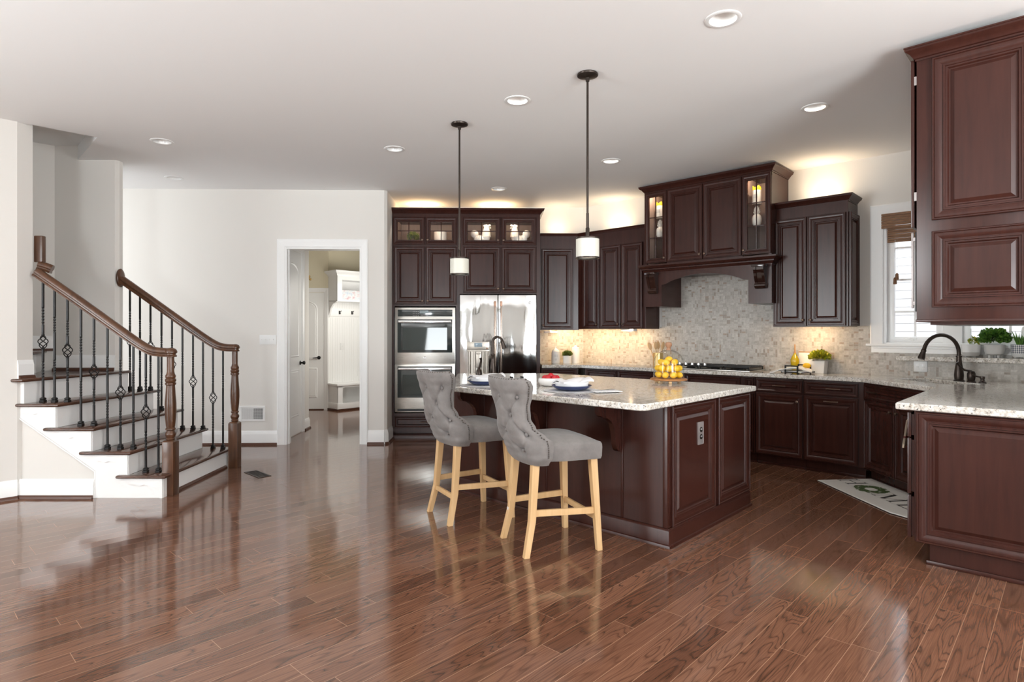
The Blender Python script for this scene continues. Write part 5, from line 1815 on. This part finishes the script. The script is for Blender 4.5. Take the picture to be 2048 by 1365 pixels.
q = UV(1.24, .17, KT)
t = thing('utensil_crock', 'gold utensil holder behind the glass dome, full of wooden spoons', 'utensil holder', q, 0)
b = MB(); b.lathe([(.001, 0), (.060, 0), (.060, .165), (.057, .165), (.057, .01), (.001, .008)], seg=30); b.build('holder', MT['gold'], t)
sp = None
for k, (ax, ay, hh) in enumerate(((-24, 5, .285), (-11, -8, .30), (3, 6, .29), (14, -4, .30), (24, 6, .295))):
    if sp is None:
        b = MB(); b.tube([(0, 0, 0), (0, 0, .20)], [.007, .006], 8)
        b.sphere((0, 0, .245), .03, 14, 9, (.85, .3, 1.6)); sp = b.build('wooden_spoon', MT['lightwood'], smooth=50); o = sp
        tag(o, '', 'spoon', 'wooden spoons in the gold holder')
    else: o = sp.copy(); COL.objects.link(o)
    o['label'] = ['wooden spoon leaning farthest left out of the gold holder', 'wooden spoon second from the left in the gold holder', 'wooden spoon in the middle of the gold holder', 'wooden spoon second from the right in the gold holder', 'wooden spoon leaning farthest right out of the gold holder'][k]
    o.location = q + Vector((ax * .0009, ay * .0008, .012)); o.rotation_euler = (R(-ay * .8), R(ax * .75), R(8 * k))

# gas cooktop
t = fthing('gas_cooktop', 'black gas cooktop with iron grates set in the granite under the hood', 'cooktop', FK, 1.60, -.455, KT)
w, d = .86, .43
b = MB(); b.box(0, w, 0, d, 0, .012, .004); b.build('steel_tray', MT['brushed'], t)
for k in range(3):
    x0 = .015 + k * .28
    b = MB()
    for (a, c, e, f_) in ((x0, x0 + .27, .02, .034), (x0, x0 + .27, d - .034, d - .02), (x0, x0 + .014, .02, d - .02), (x0 + .256, x0 + .27, .02, d - .02)): b.box(a, c, e, f_, .034, .050, .004)
    for q_ in range(1, 8): b.box(x0, x0 + .27, .02 + q_ * .048, .03 + q_ * .048, .036, .056, .003)
    for xx in (x0 + .003, x0 + .258):
        for yy in (.024, d - .032): b.box(xx, xx + .009, yy, yy + .009, .011, .036)
    b.build('grate', MT['iron'], t)
for k in range(5):
    x = .14 + .145 * k
    b = MB(); b.lathe([(.05 - .012 * (k % 2), .012), (.046 - .012 * (k % 2), .024), (.03, .030), (.001, .030)], (x, .13 + .17 * (k % 2), 0), 18); b.build('burner', MT['black'], t)
    b = MB(); b.lathe([(.021, .012), (.021, .020), (.017, .024), (.015, .045), (.001, .046)], (.05 + .075 * k, .012 + .035, .028), 16); b.build('control_knob', MT['chrome'], t)

q = UV(2.79, .11, KT)
t = thing('oil_bottle', 'yellow glass oil bottle with a tall stopper under the right wall cabinet', 'bottle', q, 0)
b = MB(); b.lathe([(.001, 0), (.026, 0), (.029, .01), (.032, .05), (.043, .105), (.043, .13), (.030, .16), (.015, .185), (.011, .20), (.001, .20)], seg=26); b.build('bottle', MT['oil'], t)
b = MB(); b.lathe([(.012, .195), (.013, .205), (.008, .21), (.006, .285), (.005, .29), (.001, .291)], seg=14); b.build('stopper', MT['tan'], t)
t = fthing('cutting_board', 'white board leaning on the backsplash behind the yellow plant', 'board', FK, 2.87, -.060, KT)
b = MB(); b.box(-.07, .07, 0, .012, 0, .215, .005); b.build('board', MT['plastic'], t)
b = MB(); b.box(-.072, .072, -.001, .013, .205, .218, .004); b.build('wood_edge', MT['tan'], t)
t.rotation_euler = (R(-10), 0, R(-45))
q = UV(3.03, .128, KT)
t = thing('potted_plant', 'yellow-green plant in a square white pot under the right wall cabinet', 'plant', q, -45)
b = MB()
b.rings([[(-a, -a, z), (a, -a, z), (a, a, z), (-a, a, z)] for a, z in ((.056, 0), (.066, .125), (.060, .125), (.058, .11))]); b.build('pot', MT['white'], t)
foliage('foliage', t, (0, 0, .160), .10, 460, .034, MT['leafy'], .72, .15, 9)
t = fthing('serving_tray', 'dark metal framed serving tray with loop handles under a towel', 'tray', FK, 2.89, -.325, KT)
b = MB(); b.box(-.14, .14, -.10, .10, .020, .030, .003); b.build('tray_board', MT['plastic'], t)
for sx in (-1, 1):
    b = MB()
    for yy in (-.06, .06): b.box(sx * .14 - .006, sx * .14 + .006, yy - .006, yy + .006, 0, .085)
    b.box(sx * .14 - .006, sx * .14 + .006, -.066, .066, .076, .088, .002); b.box(sx * .14 - .006, sx * .14 + .006, -.066, .066, .014, .026, .002)
    b.build('handle', MT['iron'], t)
b = MB()
for yy in (-.1, .1): b.box(-.14, .14, yy - .005, yy + .005, .012, .022)
b.build('frame', MT['iron'], t)
t.rotation_euler = (0, 0, R(38))
o_l = UV(2.90, .30)
m = mat('printed_towel', (.8, .79, .77), .9); n = NT(m)
n.set('Base Color', n.ramp(n.noise(n.coord(), 22, 2), [(.55, (.80, .79, .77)), (.63, (.62, .53, .42))]))
b = MB()
def tw(a, c):
    x = -.25 + .38 * a; y = -.13 + .24 * c
    z = .034 + .030 * math.exp(-((a - .62) / .28) ** 2) + .010 * math.sin(9 * c + 5 * a) * (.3 + a)
    if a < .22: z = .010 + (z - .010) * (a / .22) ** 1.3
    return Vector((x, y, z))
g1 = grid(b, tw, 22, 16); g2 = grid(b, lambda a, c: tw(a, c) - Vector((0, 0, .008)), 22, 16)
for j in range(16):
    for i in (0, 22): b.bm.faces.new((g1[j][i], g1[j + 1][i], g2[j + 1][i], g2[j][i]))
for i in range(22):
    for j in (0, 16): b.bm.faces.new((g1[j][i], g1[j][i + 1], g2[j][i + 1], g2[j][i]))
o = b.build('tea_towel', m, smooth=60); o.location = UV(2.875, .315, KT + .002); o.rotation_euler = (0, 0, R(-25)); tag(o, 'white printed tea towel draped over the tray beneath the yellow plant', 'towel')
b = MB(); lemon(mb=b); o = b.build('lemon', MT['lemon'], smooth=60); o.location = UV(2.955, .27, KT + .080); o.rotation_euler = (R(90), 0, R(40)); tag(o, 'single yellow lemon lying on the tea towel by the backsplash', 'lemon')

t = fthing('electrical_outlet', 'white double outlet on the tiled wall under the window ledge', 'outlet', FK, 3.885, -.1305, .985)
b = MB(); b.box(-.052, .052, -.006, 0, 0, .098, .004); b.build('plate', MT['plastic'], t)
for x in (-.022, .022):
    b = MB(); b.box(x - .014, x + .014, -.0075, -.005, .022, .076, .002); b.build('socket', MT['white'], t)
    b = MB(); b.box(x - .006, x - .004, -.0085, -.007, .04, .05); b.box(x + .004, x + .006, -.0085, -.007, .04, .05); b.build('slot', MT['greyprint'], t)

# kitchen faucet
fq = UV(4.19, .34, KT)
t = arch_faucet('kitchen_faucet', 'tall dark bronze gooseneck faucet at the corner sink', fq, 182, .392, .315, .0155, drop=.085)
lv = thing('side_lever', 'dark bronze side lever between the faucet and the soap dispenser', 'tap lever', UV(4.28, .405, KT), 0)
b = MB(); b.lathe([(.032, 0), (.032, .006), (.025, .014), (.030, .04), (.030, .07), (.022, .09), (.001, .096)], seg=20); b.build('base', MT['bronze'], lv)
b = MB(); b.tube([(0, 0, .09), (-.05, .01, .10), (-.085, .015, .13), (-.105, .02, .165)], [.010, .008, .007, .009], 10); b.build('lever', MT['bronze'], lv)
sd = thing('soap_dispenser', 'dark bronze soap dispenser to the right of the corner faucet', 'soap dispenser', UV(4.355, .42, KT), 0)
b = MB(); b.lathe([(.027, 0), (.027, .005), (.016, .014), (.014, .03), (.018, .036), (.017, .052), (.001, .056)], seg=18); b.tube([(0, 0, .045), (-.04, 0, .05), (-.085, .01, .065)], [.007, .006, .005], 8); b.build('pump', MT['bronze'], sd)

# plants on the window ledge
LZ = 1.127
p1 = thing('potted_plant', 'small sprig in a white and grey pot, leftmost on the window ledge', 'plant', UV(4.245, .085, LZ), 0)
b = MB(); b.lathe([(.001, .012), (.050, .012), (.060, .022), (.066, .045), (.070, .112), (.066, .112), (.062, .095), (.001, .094)], seg=30); b.build('pot', MT['white'], p1)
b = MB(); b.lathe([(.001, .012), (.052, .012), (.0615, .022), (.0675, .045), (.001, .046)], seg=30); b.build('grey_base', MT['concrete'], p1)
for a in (30, 150, 270):
    b = MB(); b.lathe([(.010, 0), (.012, .014)], (.035 * math.cos(R(a)), .035 * math.sin(R(a)), 0), 10); b.build('foot', MT['concrete'], p1)
b = MB()
for k, (x, y, h) in enumerate(((.0, .0, .25), (.03, .01, .18), (-.02, .0, .16), (.035, -.02, .14))): b.tube([(x * .3, y * .3, .09), (x * .7, y * .7, .09 + h * .3), (x, y, h)], .0016, 5)
b.build('stem', MT['leaf'], p1)
foliage('foliage', p1, (.025, 0, .135), .042, 70, .022, MT['leafy'], 1.3, .4, 12)
p2 = thing('potted_plant', 'bushy round green plant in a textured grey pot on the window ledge', 'plant', UV(4.405, .085, LZ), 0)
b = MB(); b.lathe([(.001, .022), (.042, .022), (.062, .034), (.072, .060), (.074, .112), (.070, .112), (.066, .09), (.001, .088)], seg=30); b.build('pot', MT['concrete'], p2)
for a in (40, 160, 280):
    b = MB(); b.lathe([(.009, 0), (.012, .026)], (.034 * math.cos(R(a)), .034 * math.sin(R(a)), 0), 10); b.build('foot', MT['concrete'], p2)
foliage('foliage', p2, (0, 0, .165), .108, 620, .042, MT['leaf'], .78, .35, 4)
p3 = thing('potted_plant', 'spiky succulent in a triangle patterned pot, rightmost on the window ledge', 'plant', UV(4.575, .085, LZ), 0)
m = mat('triangle_pattern', (.8, .8, .8), .5); n = NT(m)
x_, y_, z_ = n.sep(n.coord())[0:3]
an = n.math('MULTIPLY', n.math('ARCTAN2', y_, x_), 4.4)
fa_ = n.math('FRACT', an); fz_ = n.math('FRACT', n.math('MULTIPLY', z_, 62.0))
tri = n.math('LESS_THAN', fz_, n.math('SUBTRACT', 1.0, n.math('MULTIPLY', n.math('ABSOLUTE', n.math('SUBTRACT', fa_, .5)), 2.2)))
n.set('Base Color', n.mix(n.math('MULTIPLY', tri, n.math('GREATER_THAN', z_, .042)), (.66, .66, .65), (.06, .07, .11)))
b = MB(); b.lathe([(.001, .010), (.046, .010), (.058, .024), (.062, .045), (.064, .116), (.060, .116), (.058, .10), (.001, .098)], seg=30); b.build('pot', m, p3)
for a in (40, 160, 280):
    b = MB(); b.lathe([(.009, 0), (.011, .014)], (.034 * math.cos(R(a)), .034 * math.sin(R(a)), 0), 10); b.build('foot', MT['concrete'], p3)
b = MB(); rnd = random.Random(2)
for k in range(22):
    a = rnd.uniform(0, 2 * PI); sp_ = rnd.uniform(.01, .06); h = rnd.uniform(.06, .14)
    b.tube([(.012 * math.cos(a), .012 * math.sin(a), .095), (sp_ * .6 * math.cos(a), sp_ * .6 * math.sin(a), .095 + h * .55), (sp_ * math.cos(a), sp_ * math.sin(a), .095 + h)], [.006, .005, .0008], 6)
b.build('foliage', MT['leaf'], p3)
t = thing('vase', 'round white vase on the window stool behind the ledge plants', 'vase', UV(4.60, .024, 1.2365), 0)
b = MB(); b.lathe([(.001, 0), (.022, 0), (.026, .05), (.026, .12), (.020, .15), (.012, .16), (.001, .16)], seg=26); b.build('vase', MT['white'], t)

# ================================================================ inside the glass cabinets
t = thing('potted_plant', 'small green plant behind the far left glass cabinet door', 'plant', (-1.05, 7.80, 2.4645), 0)
b = MB(); b.lathe([(.001, 0), (.030, 0), (.036, .05), (.001, .05)], seg=18); b.build('pot', MT['concrete'], t)
foliage('foliage', t, (0, 0, .11), .075, 240, .035, MT['olive'], .95, .5, 6)
t = thing('pillar_candle', 'wide cream candle behind the second glass cabinet door above the oven', 'candle', (-.70, 7.82, 2.4645), 0)
b = MB(); b.lathe([(.001, 0), (.083, 0), (.083, .178), (.078, .180), (.001, .178)], seg=30); b.build('candle', MT['porcelain_lit'], t)


def hen(x, sgn, lab):
    t = thing('rooster_figurine', lab, 'figurine', (x, 7.80, 2.4645), 0)
    b = MB()
    rs = []
    sp_ = [(-.105, .135, .012), (-.095, .15, .045), (-.075, .14, .042), (-.05, .09, .05), (-.02, .065, .062), (.02, .06, .066), (.055, .075, .062), (.075, .115, .052), (.085, .165, .040), (.09, .20, .032), (.093, .225, .028), (.098, .24, .012)]
    for k, (px, pz, pr_) in enumerate(sp_):
        rs.append([(sgn * px, pr_ * .8 * math.cos(2 * PI * q / 16), pz + pr_ * math.sin(2 * PI * q / 16)) if k < 7 else (sgn * (px + pr_ * math.cos(2 * PI * q / 16)), pr_ * .8 * math.sin(2 * PI * q / 16), pz) for q in range(16)])
    b.sphere((sgn * -.085, 0, .155), .052, 16, 10); b.sphere((sgn * -.045, 0, .095), .052, 16, 10, (1, .8, 1)); b.sphere((sgn * .0, 0, .075), .07, 16, 10, (1, .75, .95)); b.sphere((sgn * .06, 0, .115), .066, 16, 10, (.85, .75, 1.25))
    b.lathe([(.062, .115), (.055, .17), (.038, .215), (.030, .245), (.001, .25)], (sgn * .068, 0, 0), 16)
    b.lathe([(.03, 0), (.045, .004), (.05, .03), (.03, .06)], (sgn * .0, 0, 0), 16)
    b.build('body', MT['porcelain_lit'], t, smooth=60)
    b = MB()
    for k in range(4): b.sphere((sgn * (.045 + .022 * k), 0, .262 + .006 * (k % 2)), .015, 10, 7, (1, .4, 1))
    b.sphere((sgn * .115, 0, .235), .012, 10, 7, (1.4, .6, .7)); b.sphere((sgn * .106, 0, .205), .012, 8, 6, (.6, .5, 1.2))
    b.build('comb', MT['porcelain_lit'], t, smooth=60)


hen(-.17, 1, 'cream rooster figurine behind the third glass door, facing right')
hen(.335, -1, 'cream rooster figurine behind the fourth glass door, facing left')


def lighthouse(u_, v_, z, lab):
    t = thing('lantern_candle', lab, 'candle', UV(u_, v_, z), -45)
    b = MB(); b.lathe([(.001, 0), (.048, 0), (.046, .145), (.001, .145)], seg=24); b.build('holder', MT['porcelain_lit'], t)
    b = MB()
    for k in range(8):
        a = PI / 4 * k; a2 = a + PI / 4
        h = .05 if k % 2 else .02; h2 = .02 if k % 2 else .05
        b.face([(.047 * math.cos(a), .047 * math.sin(a), .145), (.047 * math.cos(a2), .047 * math.sin(a2), .145), (.044 * math.cos(a2), .044 * math.sin(a2), .145 + h2), (.044 * math.cos(a), .044 * math.sin(a), .145 + h)])
        b.face([(.04 * math.cos(a), .04 * math.sin(a), .145), (.04 * math.cos(a), .04 * math.sin(a), .145 + h), (.038 * math.cos(a2), .038 * math.sin(a2), .145 + h2), (.04 * math.cos(a2), .04 * math.sin(a2), .145)])
    b.lathe([(.001, .146), (.041, .146), (.035, .17), (.001, .172)], seg=18)
    b.build('yellow_crown', MT['amber'], t, smooth=0)
    b = MB()
    for k in range(5): b.box(-.022 + k * .010, -.017 + k * .010, -.0485, -.046, .06, .10)
    b.build('printed_marks', MT['greyprint'], t, smooth=0)


def pineapple(u_, v_, z, lab):
    t = thing('pineapple_figurine', lab, 'figurine', UV(u_, v_, z), -45)
    t.scale = (.92, .92, .92)
    b = MB()
    rs = []
    for i in range(13):
        a = PI * i / 12
        r = .050 * math.sin(a) ** .7 + .002; zz = .072 - .072 * math.cos(a)
        rs.append([(r * (1 + .05 * ((q + i) % 2)) * math.cos(2 * PI * q / 24), r * (1 + .05 * ((q + i) % 2)) * math.sin(2 * PI * q / 24), zz) for q in range(24)])
    b.rings(rs); b.build('fruit', MT['porcelain_lit'], t, smooth=50)
    b = MB()
    for lv_, (r, h) in enumerate(((.040, .17), (.034, .195), (.026, .22), (.012, .235))):
        for k in range(7):
            a = 2 * PI * k / 7 + lv_ * .4
            b.tube([(.008 * math.cos(a), .008 * math.sin(a), .138), (r * .7 * math.cos(a), r * .7 * math.sin(a), .138 + (h - .138) * .6), (r * math.cos(a), r * math.sin(a), h)], [.010, .009, .001], 6)
    b.build('leaf_crown', MT['porcelain_lit'], t, smooth=50)


HZ = 1.640 + .47
lighthouse(1.375, .36, HZ + .5640, 'white candle lantern with yellow top behind the left hood glass door')
pineapple(1.375, .36, HZ + .3340, 'white pineapple figurine behind the left hood glass door')
lighthouse(2.495, .36, HZ + .5640, 'white candle lantern with yellow top behind the right hood glass door')
pineapple(2.495, .36, HZ + .3340, 'white pineapple figurine behind the right hood glass door')

# ================================================================ kitchen mat
t = thing('kitchen_mat', 'white kitchen floor mat reading HOME with a green wreath by the sink', 'mat', (0, 0, .0), 0)
mp = [(2.925, 5.340), (3.452, 5.372), (3.485, 5.30), (3.485, 4.455), (3.10, 4.07), (3.05, 4.07), (2.935, 4.37)]
b = MB(); slab(b, mp, [(0, .001), (.002, .006), (-.004, .011)]); b.build('mat_body', MT['matw'], t)
b = MB(); slab(b, mp, [(.004, .0005), (.005, .004), (.002, .005)]); b.build('dark_backing', MT['black'], t)
b = MB()
for x in (3.10, 3.30): b.box(x - .0015, x + .0015, 4.2, 5.35, .0112, .0114)
b.build('plank_line', MT['greyprint'], t, smooth=0)
LN_ = MT['ink']


def serif(pts_, nm):
    b = MB()
    for (x0, y0, x1, y1, wd) in pts_:
        d = Vector((x1 - x0, y1 - y0)); L = d.length; d /= L; s = Vector((-d.y, d.x)) * wd / 2
        b.rings([[(x0 + s.x, y0 + s.y, z), (x1 + s.x, y1 + s.y, z), (x1 - s.x, y1 - s.y, z), (x0 - s.x, y0 - s.y, z)] for z in (.0108, .0116)])
    b.build(nm, LN_, t, smooth=0)


X0, X1 = 3.112, 3.285         # letter foot (towards the room) and head
serif([(X0, 5.325, X1, 5.325, .022), (X0, 5.205, X1, 5.205, .022), (3.20, 5.325, 3.20, 5.205, .010)] + [(x, y - .028, x, y + .028, .007) for x in (X0, X1) for y in (5.325, 5.205)], 'letter_h')
serif([(X0, 4.835, X1, 4.815, .010), (X1, 4.815, X0, 4.735, .028), (X0, 4.735, X1, 4.660, .010), (X1, 4.660, X0, 4.645, .024)] + [(x, y - .028, x, y + .028, .007) for x, y in ((X0, 4.835), (X0, 4.645), (X1, 4.825), (X1, 4.655))], 'letter_m')
serif([(X0, 4.54, X1, 4.54, .024), (X0, 4.55, X0, 4.43, .010), (X1, 4.55, X1, 4.43, .010), (3.20, 4.54, 3.20, 4.46, .010)], 'letter_e')
MT['wreath'] = leafmat('wreath_print', (0.03, 0.06, 0.02), (0.12, 0.17, 0.07))
b = MB(); rnd = random.Random(8)
for k in range(340):
    a = rnd.uniform(0, 2 * PI); r = .085 + rnd.uniform(-.030, .045)
    cx_, cy_ = 3.20 + r * math.cos(a) * .95, 5.005 + r * math.sin(a) * 1.05
    d = Vector((math.cos(a + rnd.uniform(.6, 1.9)), math.sin(a + rnd.uniform(.6, 1.9)))); s = Vector((-d.y, d.x)); L = rnd.uniform(.024, .046)
    z = .0113 + .0004 * rnd.random()
    b.face([(cx_ - d.x * L / 2, cy_ - d.y * L / 2, z), (cx_ + s.x * L * .26, cy_ + s.y * L * .26, z), (cx_ + d.x * L / 2, cy_ + d.y * L / 2, z), (cx_ - s.x * L * .26, cy_ - s.y * L * .26, z)])
b.build('printed_wreath', MT['wreath'], t, smooth=0)
